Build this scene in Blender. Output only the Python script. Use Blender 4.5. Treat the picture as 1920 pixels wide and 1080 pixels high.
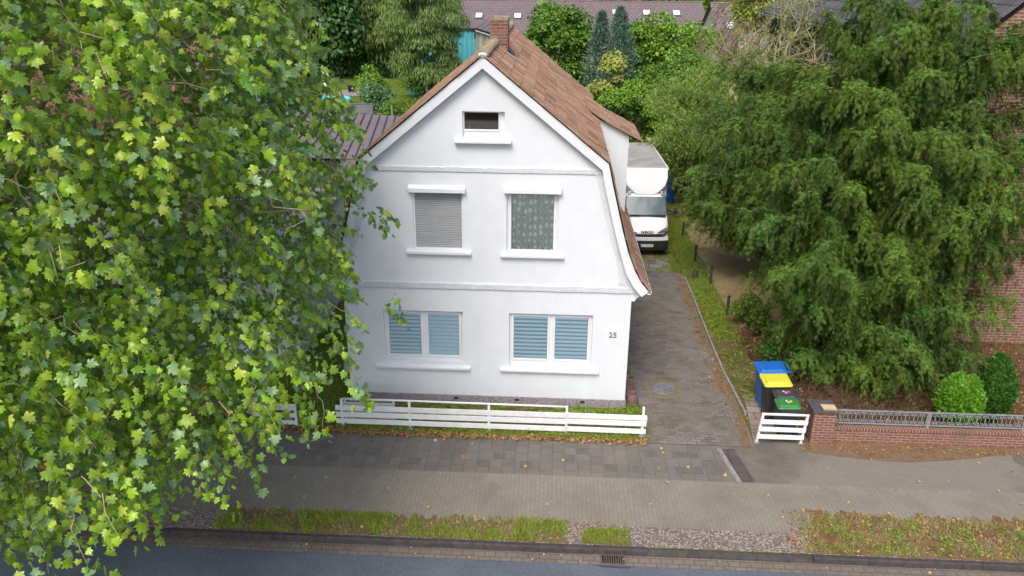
import bpy, bmesh, math, random
import numpy as np
from mathutils import Vector, Matrix, noise
from math import sin, cos, pi, radians, sqrt, atan2

S = bpy.context.scene
for o in list(bpy.data.objects):
    bpy.data.objects.remove(o)

# ------------------------------------------------------------------ camera
cam_d = bpy.data.cameras.new('camera'); cam = bpy.data.objects.new('camera', cam_d)
S.collection.objects.link(cam); S.camera = cam
cam_d.sensor_width = 36; cam_d.lens = 36 * 1491.33 / 1920; cam_d.clip_end = 900; cam_d.clip_start = .1
_p, _y, _r = 0.37765, -0.05091, 0.00745
_f = Vector((sin(_y)*cos(_p), cos(_y)*cos(_p), -sin(_p))); _rt = Vector((cos(_y), -sin(_y), 0)); _u = _rt.cross(_f)
_r2 = _rt*cos(_r) + _u*sin(_r); _u2 = -_rt*sin(_r) + _u*cos(_r)
CAM = Vector((1.4511, -16.8787, 9.7544))
cam.matrix_world = Matrix(((_r2.x, _u2.x, -_f.x, CAM.x), (_r2.y, _u2.y, -_f.y, CAM.y), (_r2.z, _u2.z, -_f.z, CAM.z), (0, 0, 0, 1)))

# ------------------------------------------------------------------ world, sun, exposure
SUN_EL, SUN_AZ = radians(52), radians(196)      # azimuth measured from +y clockwise
W = bpy.data.worlds.new('World'); S.world = W; W.use_nodes = True
nt = W.node_tree; bg = nt.nodes['Background']
sky = nt.nodes.new('ShaderNodeTexSky'); sky.sky_type = 'NISHITA'; sky.sun_disc = False
sky.sun_elevation = SUN_EL; sky.sun_rotation = SUN_AZ; sky.air_density = 1.0; sky.dust_density = 4.0; sky.ozone_density = 1.0
nt.links.new(sky.outputs[0], bg.inputs[0]); bg.inputs[1].default_value = 0.15
sd = bpy.data.lights.new('sun', 'SUN'); sun = bpy.data.objects.new('sun', sd); S.collection.objects.link(sun)
sd.energy = 1.5; sd.angle = radians(28); sd.color = (1, .965, .91)
_d = Vector((sin(SUN_AZ)*cos(SUN_EL), cos(SUN_AZ)*cos(SUN_EL), sin(SUN_EL)))
sun.rotation_euler = _d.to_track_quat('Z', 'Y').to_euler(); sun.location = (0, -10, 40)
S.view_settings.view_transform = 'Standard'; S.view_settings.look = 'None'
S.view_settings.exposure = 0.66; S.view_settings.gamma = 1
S.render.engine = 'CYCLES'

# ------------------------------------------------------------------ materials
def lin(r, g, b):
    f = lambda c: (c/255/12.92) if c/255 <= .04045 else ((c/255+.055)/1.055)**2.4
    return (f(r), f(g), f(b), 1)
_mc = {}
class NT:
    def __init__(s, name):
        s.m = bpy.data.materials.new(name); s.m.use_nodes = True; s.t = s.m.node_tree
        s.b = s.t.nodes['Principled BSDF']; s.out = s.t.nodes['Material Output']
    def n(s, typ, **kw):
        x = s.t.nodes.new(typ)
        for k, v in kw.items():
            if k.startswith('i_'):
                x.inputs[k[2:].replace('_', ' ')].default_value = v
            else: setattr(x, k, v)
        return x
    def l(s, a, b): s.t.links.new(a, b)
    def coords(s, which='Object'):
        if not hasattr(s, '_tc'): s._tc = s.n('ShaderNodeTexCoord')
        return s._tc.outputs[which]
    def noise(s, scale, detail=4, rough=.6, co=None, dim='3D'):
        x = s.n('ShaderNodeTexNoise'); x.inputs['Scale'].default_value = scale; x.inputs['Detail'].default_value = detail
        x.inputs['Roughness'].default_value = rough; s.l(co if co else s.coords(), x.inputs['Vector']); return x.outputs['Fac']
    def ramp(s, fac, stops):
        x = s.n('ShaderNodeValToRGB'); e = x.color_ramp.elements
        while len(e) < len(stops): e.new(.5)
        for i, (p, c) in enumerate(stops): e[i].position = p; e[i].color = c if len(c) == 4 else (*c, 1)
        s.l(fac, x.inputs[0]); return x.outputs[0]
    def mix(s, fac, a, b, mode='MIX'):
        x = s.n('ShaderNodeMix', data_type='RGBA', blend_type=mode)
        for sock, v in ((x.inputs[0], fac), (x.inputs[6], a), (x.inputs[7], b)):
            if isinstance(v, (int, float)): sock.default_value = v
            elif isinstance(v, tuple): sock.default_value = v
            else: s.l(v, sock)
        return x.outputs[2]
    def bump(s, h, strength=.3, dist=.02):
        x = s.n('ShaderNodeBump'); x.inputs['Strength'].default_value = strength; x.inputs['Distance'].default_value = dist
        s.l(h, x.inputs['Height']); s.l(x.outputs[0], s.b.inputs['Normal'])
    def col(s, c):
        if isinstance(c, tuple): s.b.inputs['Base Color'].default_value = c
        else: s.l(c, s.b.inputs['Base Color'])

def M(name, c1, c2=None, scale=3, rough=.7, bump=0, bscale=40, spec=.5, metal=0, lo=.35, hi=.65, bdist=.01):
    """plain procedural surface: two mottled colours, optional bump"""
    if name in _mc: return _mc[name]
    t = NT(name); c2 = c2 or tuple(x*.85 for x in c1[:3])+(1,)
    f = t.noise(scale, 6, .65); t.col(t.ramp(f, [(lo, c1), (hi, c2)]))
    t.b.inputs['Roughness'].default_value = rough; t.b.inputs['Specular IOR Level'].default_value = spec; t.b.inputs['Metallic'].default_value = metal
    if bump: t.bump(t.noise(bscale, 5, .6), bump, bdist)
    _mc[name] = t.m; return t.m

def BRICK(name, c1, c2, mortar, bw, bh, ms=.012, offset=.5, rough=.85, bump=.5, stain=None, stain2=None, sscale=.8, rot=0, bdist=.01, c3=None, slo=.45, shi=.7, fine=.25):
    if name in _mc: return _mc[name]
    t = NT(name); uv = t.coords('UV')
    mp = t.n('ShaderNodeMapping'); mp.inputs['Rotation'].default_value = (0, 0, rot); t.l(uv, mp.inputs[0])
    # wobble joints a little
    ns = t.n('ShaderNodeTexNoise'); ns.inputs['Scale'].default_value = 3; t.l(mp.outputs[0], ns.inputs['Vector'])
    sc = t.n('ShaderNodeVectorMath', operation='SCALE'); sc.inputs[3].default_value = .02*min(1, bw*4); t.l(ns.outputs['Color'], sc.inputs[0])
    ad = t.n('ShaderNodeVectorMath', operation='ADD'); t.l(mp.outputs[0], ad.inputs[0]); t.l(sc.outputs[0], ad.inputs[1])
    br = t.n('ShaderNodeTexBrick', offset=offset); br.inputs['Scale'].default_value = 1
    br.inputs['Brick Width'].default_value = bw; br.inputs['Row Height'].default_value = bh; br.inputs['Mortar Size'].default_value = ms
    br.inputs['Mortar Smooth'].default_value = .3; br.inputs['Bias'].default_value = 0
    br.inputs['Color1'].default_value = c1; br.inputs['Color2'].default_value = c2; br.inputs['Mortar'].default_value = mortar
    t.l(ad.outputs[0], br.inputs['Vector'])
    c = br.outputs['Color']
    fn = t.noise(60, 4, .7); c = t.mix(fine, c, t.ramp(fn, [(.3, (.25, .25, .25)), (.7, (.9, .9, .9))]), 'OVERLAY')
    if stain: c = t.mix(t.ramp(t.noise(sscale, 6, .7), [(slo, (0, 0, 0)), (shi, (.75, .75, .75))]), c, stain)
    if stain2: c = t.mix(t.ramp(t.noise(sscale*2.3, 6, .75), [(slo+.05, (0, 0, 0)), (shi, (.6, .6, .6))]), c, stain2)
    t.col(c); t.b.inputs['Roughness'].default_value = rough; t.b.inputs['Specular IOR Level'].default_value = .3
    h = t.mix(.75, t.noise(50, 3), t.ramp(br.outputs['Fac'], [(0, (1, 1, 1)), (1, (0, 0, 0))]))
    t.bump(h, bump, bdist); _mc[name] = t.m; return t.m

def LEAF(name, cols, trans=.25, rough=.45, spec=.4, big=None, back=None):
    """leaf colours differ leaf by leaf (random per island) and gently by clump"""
    if name in _mc: return _mc[name]
    t = NT(name); g = t.n('ShaderNodeNewGeometry'); n = len(cols)
    c = t.ramp(g.outputs['Random Per Island'], [(i/(n-1), x) for i, x in enumerate(cols)])
    if big: c = t.mix(t.ramp(t.noise(big[1], 3), [(.42, (0, 0, 0)), (.62, (.7, .7, .7))]), c, big[0])
    if back: c = t.mix(g.outputs['Backfacing'], c, back)
    t.col(c); t.b.inputs['Roughness'].default_value = rough; t.b.inputs['Specular IOR Level'].default_value = spec
    if trans:
        tr = t.n('ShaderNodeBsdfTranslucent'); t.l(t.mix(.5, c, (.28, .48, .02, 1), 'MIX'), tr.inputs[0])
        ms = t.n('ShaderNodeMixShader'); ms.inputs[0].default_value = trans
        t.l(t.b.outputs[0], ms.inputs[1]); t.l(tr.outputs[0], ms.inputs[2]); t.l(ms.outputs[0], t.out.inputs[0])
    _mc[name] = t.m; return t.m

def GLASS(name, tint=(.8, .87, .9, 1), refl=.35):
    if name in _mc: return _mc[name]
    t = NT(name); tr = t.n('ShaderNodeBsdfTransparent'); tr.inputs[0].default_value = tint
    gl = t.n('ShaderNodeBsdfGlossy'); gl.inputs['Roughness'].default_value = .03
    lw = t.n('ShaderNodeLayerWeight'); lw.inputs[0].default_value = refl
    ms = t.n('ShaderNodeMixShader'); t.l(lw.outputs['Fresnel'], ms.inputs[0]); t.l(tr.outputs[0], ms.inputs[1]); t.l(gl.outputs[0], ms.inputs[2])
    t.l(ms.outputs[0], t.out.inputs[0]); _mc[name] = t.m; return t.m

# ------------------------------------------------------------------ object helpers
COL = S.collection
def props(o, label=None, cat=None, group=None, kind=None):
    if label: o['label'] = label
    if cat: o['category'] = cat
    if group: o['group'] = group
    if kind: o['kind'] = kind
    return o
def thing(name, label, cat, loc=(0, 0, 0), group=None, rz=0):
    o = bpy.data.objects.new(name, None); COL.objects.link(o); o.location = loc; o.rotation_euler = (0, 0, rz)
    o.empty_display_size = .3; props(o, label, cat, group); return o
def worldloc(o):
    v = Vector((0, 0, 0))
    while o: v += o.location; o = o.parent
    return v
def link(name, me, parent=None):
    o = bpy.data.objects.new(name, me); COL.objects.link(o)
    if parent: o.parent = parent
    return o
def copy_tree(o, parent=None):
    c = o.copy(); COL.objects.link(c); c.parent = parent
    for ch in list(o.children): copy_tree(ch, c)
    return c

class MB:
    def __init__(s): s.v = []; s.f = []; s.mi = []; s.cur = 0
    def add(s, vs, fs):
        b = len(s.v); s.v += [tuple(v) for v in vs]
        for f in fs: s.f.append(tuple(b+i for i in f)); s.mi.append(s.cur)
        return s
    def box(s, x0, x1, y0, y1, z0, z1):
        return s.add([(x0, y0, z0), (x1, y0, z0), (x1, y1, z0), (x0, y1, z0), (x0, y0, z1), (x1, y0, z1), (x1, y1, z1), (x0, y1, z1)],
                     [(0, 3, 2, 1), (4, 5, 6, 7), (0, 1, 5, 4), (1, 2, 6, 5), (2, 3, 7, 6), (3, 0, 4, 7)])
    def beam(s, a, b, w, h, up=(0, 0, 1)):
        a = Vector(a); b = Vector(b); d = (b-a).normalized(); r = d.cross(Vector(up)).normalized(); u = r.cross(d)
        c = []
        for p in (a, b):
            for i, j in ((-1, -1), (1, -1), (1, 1), (-1, 1)): c.append(p+r*i*w/2+u*j*h/2)
        return s.add(c, [(0, 1, 2, 3), (4, 7, 6, 5), (0, 4, 5, 1), (1, 5, 6, 2), (2, 6, 7, 3), (3, 7, 4, 0)])
    def prism(s, poly, axis, a, b):
        """poly: list of 2D points in the two other axes"""
        n = len(poly); mk = {'x': lambda p, t: (t, p[0], p[1]), 'y': lambda p, t: (p[0], t, p[1]), 'z': lambda p, t: (p[0], p[1], t)}[axis]
        vs = [mk(p, a) for p in poly]+[mk(p, b) for p in poly]
        fs = [tuple(range(n)), tuple(range(2*n-1, n-1, -1))]+[(i, i+n, (i+1) % n+n, (i+1) % n) for i in range(n)]
        return s.add(vs, fs)
    def tube(s, path, rad, k=6, cap=True):
        path = [Vector(p) for p in path]; n = len(path)
        if not hasattr(rad, '__len__'): rad = [rad]*n
        vs = []; prev = None
        for i, p in enumerate(path):
            d = (path[min(i+1, n-1)]-path[max(i-1, 0)]).normalized()
            if prev is None: r = d.cross(Vector((0, 0, 1)) if abs(d.z) < .9 else Vector((1, 0, 0))).normalized()
            else:
                r = (prev-d*prev.dot(d)); r = r.normalized() if r.length > 1e-6 else d.orthogonal().normalized()
            prev = r; u = r.cross(d)
            for j in range(k):
                a = 2*pi*j/k; vs.append(p+(r*cos(a)+u*sin(a))*rad[i])
        fs = [(i*k+j, i*k+(j+1) % k, (i+1)*k+(j+1) % k, (i+1)*k+j) for i in range(n-1) for j in range(k)]
        if cap: fs += [tuple(range(k))[::-1], tuple((n-1)*k+j for j in range(k))]
        return s.add(vs, fs)
    def lathe(s, prof, c, k=20, a0=0, a1=2*pi):
        full = abs(a1-a0-2*pi) < 1e-3; m = k if full else k+1; vs = []
        for r, z in prof:
            for j in range(m):
                a = a0+(a1-a0)*j/k; vs.append((c[0]+r*cos(a), c[1]+r*sin(a), c[2]+z))
        fs = []
        for i in range(len(prof)-1):
            for j in range(k):
                j2 = (j+1) % m; fs.append((i*m+j, i*m+j2, (i+1)*m+j2, (i+1)*m+j))
        return s.add(vs, fs)
    def build(s, name, mats, parent=None, smooth=False, bevel=0, label=None, recalc=True):
        me = bpy.data.meshes.new(name)
        off = worldloc(parent) if parent else Vector((0, 0, 0))
        me.from_pydata([Vector(v)-off for v in s.v], [], s.f)
        mats = mats if isinstance(mats, (list, tuple)) else [mats]
        for m in mats: me.materials.append(m)
        if len(mats) > 1: me.polygons.foreach_set('material_index', s.mi)
        if recalc:
            bm = bmesh.new(); bm.from_mesh(me); bmesh.ops.recalc_face_normals(bm, faces=bm.faces); bm.to_mesh(me); bm.free()
        uvmap(me, off)
        if smooth: me.polygons.foreach_set('use_smooth', [True]*len(me.polygons))
        me.update(); o = link(name, me, parent)
        if bevel:
            b = o.modifiers.new('bevel', 'BEVEL'); b.width = bevel; b.segments = 2; b.limit_method = 'ANGLE'; b.angle_limit = radians(40)
        if label: o['label'] = label
        return o
def uvmap(me, off=(0, 0, 0)):
    uv = me.uv_layers.new(name='UVMap').data; off = Vector(off); vs = me.vertices
    for p in me.polygons:
        n = p.normal
        if abs(n.z) > .985: t = Vector((1, 0, 0)); b = Vector((0, 1, 0))
        else:
            t = Vector((0, 0, 1)).cross(n).normalized()
            if abs(t.x) > abs(t.y):
                if t.x < 0: t = -t
            elif t.y < 0: t = -t
            b = n.cross(t)
            if b.z < 0: b = -b
        for li in p.loop_indices:
            co = vs[me.loops[li].vertex_index].co+off; uv[li].uv = (co.dot(t), co.dot(b))

def fastmesh(name, V, F, mat, parent=None, smooth=False):
    """V (n,3), F (m,k) numpy"""
    off = np.array(worldloc(parent)) if parent else np.zeros(3)
    V = np.asarray(V, float)-off; F = np.asarray(F, np.int32); k = F.shape[1]
    me = bpy.data.meshes.new(name); me.vertices.add(len(V)); me.vertices.foreach_set('co', V.astype(np.float32).ravel())
    me.loops.add(F.size); me.loops.foreach_set('vertex_index', F.ravel())
    me.polygons.add(len(F)); me.polygons.foreach_set('loop_start', np.arange(0, F.size, k, dtype=np.int32))
    me.polygons.foreach_set('loop_total', np.full(len(F), k, np.int32))
    if smooth: me.polygons.foreach_set('use_smooth', np.ones(len(F), bool))
    me.materials.append(mat); me.update(calc_edges=True); return link(name, me, parent)

def frames(t, n):
    """rotation matrices whose y axis = t (leaf axis), z axis ~ n"""
    t = t/np.linalg.norm(t, axis=1, keepdims=True)
    x = np.cross(t, n); x /= np.linalg.norm(x, axis=1, keepdims=True)+1e-9
    z = np.cross(x, t); return np.stack([x, t, z], axis=2)
def scatter(name, tv, tf, pos, R, sc, mat, parent=None):
    tv = np.asarray(tv, float); tf = np.asarray(tf); N = len(pos)
    sc = np.broadcast_to(np.asarray(sc, float).reshape(-1, 1, 1), (N, 1, 1))
    V = np.einsum('nij,kj->nki', R, tv)*sc+pos[:, None, :]
    F = (tf[None]+(np.arange(N)*len(tv))[:, None, None]).reshape(-1, tf.shape[1])
    return fastmesh(name, V.reshape(-1, 3), F, mat, parent)
def unit(a): return a/(np.linalg.norm(a, axis=1, keepdims=True)+1e-9)

# leaf templates --------------------------------------------------
_o = [(0, 0), (.12, -.07), (.36, -.13), (.44, .02), (.36, .14), (.47, .22), (.62, .40), (.46, .46), (.34, .43), (.33, .56), (.38, .70), (.17, .74), (.09, .86), (0, 1.02)]
_pts = _o+[(-x, y) for x, y in _o[-2:0:-1]]
PLANE_V = [(0, .3, .0)]+[(x, y, -abs(x)*.38-.26*y*y+(.05 if (i % 3) else -.03)) for i, (x, y) in enumerate(_pts)]
PLANE_F = [(0, i+1, (i+1) % len(_pts)+1) for i in range(len(_pts))]
DIA_V = [(0, 0, 0), (.34, .45, -.07), (0, 1, -.12), (-.34, .45, -.07)]
DIA_F = [(0, 1, 2), (0, 2, 3)]
SLIM_V = [(0, 0, 0), (.12, .4, -.03), (0, 1, -.1), (-.12, .4, -.03)]
YEW_V = []; YEW_F = []
for _a, _l in ((0, 1), (.55, .62), (-.55, .62), (.75, .4), (-.75, .4)):
    _b = len(YEW_V); _s = {1: 0, .62: .32, .4: .08}[_l]
    for _x, _yy in ((0, 0), (.055, .4*_l), (0, _l), (-.055, .4*_l)):
        YEW_V.append((_x*cos(_a)+_yy*sin(_a), _s+_yy*cos(_a)-_x*sin(_a), -.25*(_yy*_yy)))
    YEW_F += [(_b, _b+1, _b+2), (_b, _b+2, _b+3)]
BLADE_V = [(-.5, 0, 0), (.5, 0, 0), (.3, .6, .12), (0, 1, .45), (-.3, .6, .12)]
BLADE_F = [(0, 1, 2), (0, 2, 4), (4, 2, 3)]

#==MAT==
WHITE = M('white render', (.69, .72, .755, 1), (.645, .675, .715, 1), 1.6, .85, .35, 55, .2, bdist=.006)
_t = WHITE.node_tree; _n = _t.nodes; _b = _n['Principled BSDF']; _src = _b.inputs['Base Color'].links[0].from_socket
_tc = _n.new('ShaderNodeTexCoord'); _mp = _n.new('ShaderNodeMapping'); _mp.inputs['Scale'].default_value = (7, 7, .35); _t.links.new(_tc.outputs['Object'], _mp.inputs[0])
_nz = _n.new('ShaderNodeTexNoise'); _nz.inputs['Scale'].default_value = 1; _nz.inputs['Detail'].default_value = 6; _t.links.new(_mp.outputs[0], _nz.inputs['Vector'])
_rp = _n.new('ShaderNodeValToRGB'); _rp.color_ramp.elements[0].position = .45; _rp.color_ramp.elements[0].color = (1, 1, 1, 1); _rp.color_ramp.elements[1].position = .75; _rp.color_ramp.elements[1].color = (.98, .98, .98, 1); _t.links.new(_nz.outputs['Fac'], _rp.inputs[0])
_mx = _n.new('ShaderNodeMix'); _mx.data_type = 'RGBA'; _mx.blend_type = 'MULTIPLY'; _mx.inputs[0].default_value = 1; _t.links.new(_src, _mx.inputs[6]); _t.links.new(_rp.outputs[0], _mx.inputs[7]); _t.links.new(_mx.outputs[2], _b.inputs['Base Color'])
WHITER = M('rough white render', (.66, .69, .73, 1), (.58, .61, .65, 1), 14, .9, .9, 34, .2, bdist=.02)
WPAINT = M('white paint', (.70, .725, .76, 1), (.65, .675, .71, 1), 5, .45)
PVC = M('white window plastic', (.72, .74, .77, 1), (.70, .72, .75, 1), 2, .3)
FENCEW = M('white fence paint', (.74, .76, .77, 1), (.62, .64, .63, 1), 7, .5, lo=.45, hi=.75)
PLINTH = M('rough grey plinth', (.42, .38, .40, 1), (.20, .17, .18, 1), 26, .95, 1.0, 30, .2, bdist=.03)
DARK = M('dark hollow', (.012, .012, .013, 1), (.02, .02, .02, 1), 2, .9, spec=.1)
BLACKP = M('black plastic', (.018, .018, .02, 1), (.03, .03, .032, 1), 8, .45)
SLATE = M('dark slate', (.055, .05, .055, 1), (.09, .085, .09, 1), 9, .7, .3)
CONC = M('grey concrete', (.30, .285, .26, 1), (.17, .16, .145, 1), 9, .9, .5, 60)
GALV = M('galvanised metal', (.42, .44, .47, 1), (.30, .32, .35, 1), 14, .5, metal=.5)
BARK = M('pale plane bark', (.22, .20, .12, 1), (.11, .09, .06, 1), 7, .85, .5, 30)
BARKD = M('dark bark', (.07, .05, .04, 1), (.035, .027, .02, 1), 9, .9, .6, 30)
BARKT = M('tan twig bark', (.42, .34, .20, 1), (.26, .20, .11, 1), 6, .8)
#==SETTING==
def sheet(name, pts, z, mat, kind='structure', thick=None):
    mb = MB(); n = len(pts)
    mb.add([(x, y, z) for x, y in pts], [tuple(range(n))])
    o = mb.build(name, mat, recalc=False)
    if o.data.polygons[0].normal.z < 0: o.data.flip_normals()
    props(o, kind=kind); return o
def rect(x0, x1, y0, y1): return [(x0, y0), (x1, y0), (x1, y1), (x0, y1)]

def soil_mat(name, cols, sc=2.5, fine=40):
    if name in _mc: return _mc[name]
    t = NT(name); a = t.ramp(t.noise(sc, 8, .72), [(.32, cols[0]), (.5, cols[1]), (.68, cols[2])])
    f = t.noise(fine, 6, .8); c = t.mix(.55, a, t.ramp(f, [(.3, (.1, .1, .1)), (.7, (.95, .95, .95))]), 'OVERLAY')
    t.col(c); t.b.inputs['Roughness'].default_value = .95; t.b.inputs['Specular IOR Level'].default_value = .1
    t.bump(f, .9, .04); _mc[name] = t.m; return t.m
GRASSG = soil_mat('lawn ground', [(.045, .085, .012, 1), (.10, .155, .02, 1), (.16, .17, .05, 1)], 1.1, 30)
STRAW = soil_mat('dry straw ground', [(.20, .14, .075, 1), (.34, .26, .14, 1), (.26, .22, .16, 1)], .9, 35)
LITTER = soil_mat('litter soil', [(.055, .03, .017, 1), (.13, .075, .04, 1), (.20, .14, .07, 1)], 2.2, 45)
GARDEN = soil_mat('garden strip soil', [(.07, .10, .015, 1), (.14, .12, .045, 1), (.20, .15, .08, 1)], 1.6, 45)
RUST = soil_mat('rusty needle litter', [(.15, .085, .05, 1), (.24, .155, .09, 1), (.19, .16, .125, 1)], 2.8, 60)

sheet('ground', rect(-220, 220, -5, 330), -.012, GRASSG)
# road
t = NT('bluish asphalt'); f1 = t.noise(30, 6, .95); f2 = t.noise(.5, 4)
c = t.mix(.85, t.ramp(f2, [(.35, (.070, .084, .104, 1)), (.65, (.098, .118, .142, 1))]), t.ramp(f1, [(.3, (.15, .15, .15)), (.72, (.95, .95, .95))]), 'OVERLAY')
t.col(c); t.b.inputs['Roughness'].default_value = .8; t.bump(f1, .6, .01); ASPH = t.m
sheet('road', rect(-60, 60, -13, -5.36), -.125, ASPH)
sheet('far_pavement', rect(-60, 60, -40, -13), -.11, CONC)
GUT = BRICK('gutter pavers', (.15, .125, .105, 1), (.175, .148, .125, 1), (.085, .068, .055, 1), .20, .135, .008, stain=(.10, .075, .06, 1), sscale=.9)
sheet('gutter', rect(-60, 60, -5.37, -5.09), -.118, GUT)
def kerb():
    mb = MB(); x = -60.0; rnd = random.Random(2)
    while x < 60:
        j = rnd.uniform(-.006, .006); d = rnd.uniform(-.004, .004)
        low = .075 if 2.95 < x < 6.3 else 0
        mb.prism([(-5.105+j, -.16), (-4.99+j, -.16), (-4.99+j, .004+d-low*.35), (-5.065+j, .004+d-low), (-5.09+j, -.02+d-low)], 'x', x, x+.985); x += .99
    o = mb.build('kerb', M('dark kerb stone', (.060, .052, .050, 1), (.032, .028, .027, 1), 8, .85, .4, 60)); props(o, kind='structure')
kerb()
# pavement fields
SMALLP = BRICK('small grey pavers', (.205, .182, .148, 1), (.225, .20, .162, 1), (.145, .128, .105, 1), .17, .085, .005, rough=.9, bump=.25, rot=pi/2, stain=(.135, .118, .098, 1), stain2=(.245, .22, .18, 1), sscale=.55, slo=.45, shi=.72)
SLABS = BRICK('dark pavement slabs', (.128, .114, .105, 1), (.158, .142, .128, 1), (.085, .074, .062, 1), .30, .27, .007, offset=.35, rough=.9, bump=.3, rot=pi/2, stain=(.20, .178, .14, 1), sscale=.9, slo=.45, shi=.8)
SLABR = BRICK('weathered grey pavement', (.178, .158, .132, 1), (.192, .17, .143, 1), (.14, .123, .10, 1), .22, .11, .004, rough=.95, bump=.2, stain=(.085, .073, .065, 1), sscale=.22, slo=.50, shi=.66)
sheet('pavement', rect(-60, 60, -4.99, -2.86), 0, SMALLP)
sheet('pavement_slabs', [(-60, -2.86), (5.82, -2.86), (5.45, -1.5), (-60, -1.5)], -.002, SLABS)
sheet('pavement_right', [(5.82, -2.86), (60, -2.78), (60, -1.05), (5.3, -1.05), (5.45, -1.5)], -.004, SLABR)
DARKT = M('dark tile', (.105, .092, .09, 1), (.135, .118, .11, 1), 5, .9, .3)
# darker patch slabs in the crossing, each tile slightly different
for nm, x0, x1, m in (('dark_paving_strip', 5.545, 5.80, BRICK('dark strip', (.07, .055, .055, 1), (.095, .078, .075, 1), (.05, .04, .035, 1), .28, .26, .008, rot=pi/2)),
                      ('light_paving_strip', 5.44, 5.535, CONC)):
    sheet(nm, [(x0-.02, -2.84), (x1, -2.84), (x1-.19, -1.62), (x0-.21, -1.62)], .004, m)
rnd = random.Random(7)
mb = MB()
for i, (x, y) in enumerate([(3.75, -1.9), (4.35, -1.9), (4.65, -1.9), (4.95, -2.2), (4.65, -2.5), (4.35, -2.5), (3.45, -2.5), (2.85, -2.8+.3), (5.1, -2.5), (1.05, -2.5), (.15, -2.5), (-1.35, -2.5), (-2.25, -2.2), (-.75, -1.9), (1.95, -2.2), (2.25, -1.9), (-3.15, -2.5), (.45, -2.2)]):
    mb.box(x-.14, x+.14, y-.13, y+.13, -.02, .003)
props(mb.build('dark_slabs', DARKT), kind='structure')
# gravel strip (pebble mosaic) along the kerb
t = NT('pebble mosaic'); vo = t.n('ShaderNodeTexVoronoi'); vo.inputs['Scale'].default_value = 28; t.l(t.coords(), vo.inputs['Vector'])
sep = t.n('ShaderNodeSeparateColor'); t.l(vo.outputs['Color'], sep.inputs[0])
c = t.ramp(sep.outputs[0], [(0, (.17, .12, .10, 1)), (.4, (.26, .21, .18, 1)), (.8, (.34, .29, .25, 1)), (1, (.42, .37, .33, 1))])
c = t.mix(t.ramp(vo.outputs['Distance'], [(.35, (0, 0, 0)), (.62, (.85, .85, .85))]), c, (.09, .075, .06, 1))
t.col(c); t.b.inputs['Roughness'].default_value = .85; t.bump(vo.outputs['Distance'], -.8, .02); PEB = t.m
sheet('pebble_strip', rect(-60, 60, -4.992, -4.42), .004, PEB)
# driveway
DRIVE = BRICK('driveway bricks', (.125, .105, .108, 1), (.24, .21, .215, 1), (.075, .062, .05, 1), .215, .105, .010, rough=.7, bump=.6, stain=(.115, .102, .062, 1), stain2=(.20, .178, .15, 1), sscale=.75, slo=.36, shi=.6)
sheet('driveway', [(3.3, -1.5), (6.1, -1.5), (6.12, 9.4), (5.75, 9.6), (3.3, 9.6)], .004, DRIVE)
r = random.Random(31); sheet('driveway_edge', [(6.02, -1.5), (6.1, 0), (6.02, 3), (6.02, 9.3)]+[(5.86+.16*(i/60)*.3-.10*(1-i/60)+r.uniform(-.07, .07)+.06*sin(i*.4), 9.3-10.8*i/60) for i in range(61)], .008, RUST)
sheet('side_path', rect(3.9, 5.75, 9.6, 11.0), .002, BRICK('path slabs', (.20, .18, .17, 1), (.27, .245, .23, 1), (.10, .10, .05, 1), .5, .4, .02, stain=(.12, .13, .05, 1), sscale=1.3))
sheet('wheel_track', [(4.95, 10.4), (5.3, 10.4), (5.35, 13), (4.9, 13)], .006, M('reddish track', (.22, .15, .12, 1), (.15, .10, .08, 1), 5, .95, .5))
sheet('side_garden', [(6.1, -1.05), (6.1, 9), (5.9, 14), (6.7, 24), (7.0, 24), (6.95, 6), (7.4, 1), (7.4, -1.05)], 0, GARDEN)
sheet('neighbour_yard', [(6.95, 3), (7.0, 20), (12, 24), (40, 24), (40, 3)], -.002, STRAW)
sheet('neighbour_front_garden', [(7.3, -1.02), (40, -1.02), (40, 5), (6.9, 5), (7.0, 1.2)], .003, LITTER)
sheet('leaf_drift', [(7.2, -1.3), (7.0, -1.55), (7.9, -1.78), (9.2, -1.9), (10.4, -1.72), (11.3, -1.5), (12.8, -1.28), (12.8, -1.04), (7.2, -1.04)], .003, RUST)
sheet('house_front_bed', [(-3.4, -1.4), (3.7, -1.45), (3.72, -.02), (3.55, 2.6), (3.32, 2.6), (3.32, 0), (-3.4, 0)], .006, GARDEN)
sheet('left_front_garden', [(-40, -1.35), (-3.4, -1.4), (-3.4, 2.5), (-40, 2.5)], .0, GRASSG)
def ragged(x0, x1, y0, y1, seed, n=40, amp=.09):
    n *= 2
    r = random.Random(seed); top = [(x0+(x1-x0)*i/n, y1+r.uniform(-amp, amp)*min(1, min(i, n-i)/3)) for i in range(n+1)]
    bot = [(x0+(x1-x0)*i/n, y0+r.uniform(0, .03)) for i in range(n+1)]
    e = min(.35, (x1-x0)*.12)
    top = [(min(max(x, x0+e*abs(sin(seed+y*40))+e*.4), x1-e*abs(cos(seed+y*50))-e*.4), y) for x, y in top]
    return bot+top[::-1]
sheet('verge', ragged(-4.75, 1.95, -4.99, -4.38, 3, 60, .13), .008, soil_mat('verge soil', [(.13, .13, .03, 1), (.20, .16, .07, 1), (.19, .11, .06, 1)], 4, 60))
sheet('verge', ragged(2.15, 3.1, -4.99, -4.52, 4, 14, .06), .008, _mc['verge soil'])
sheet('verge', ragged(6.2, 30, -4.99, -3.78, 5, 90, .14), .008, soil_mat('dry verge soil', [(.14, .075, .04, 1), (.22, .14, .07, 1), (.27, .20, .11, 1)], 3, 60))
sheet('terrace', rect(-19, -14.8, 50.5, 54), .01, CONC)
#==HOUSE==
XC = -.04
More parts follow.
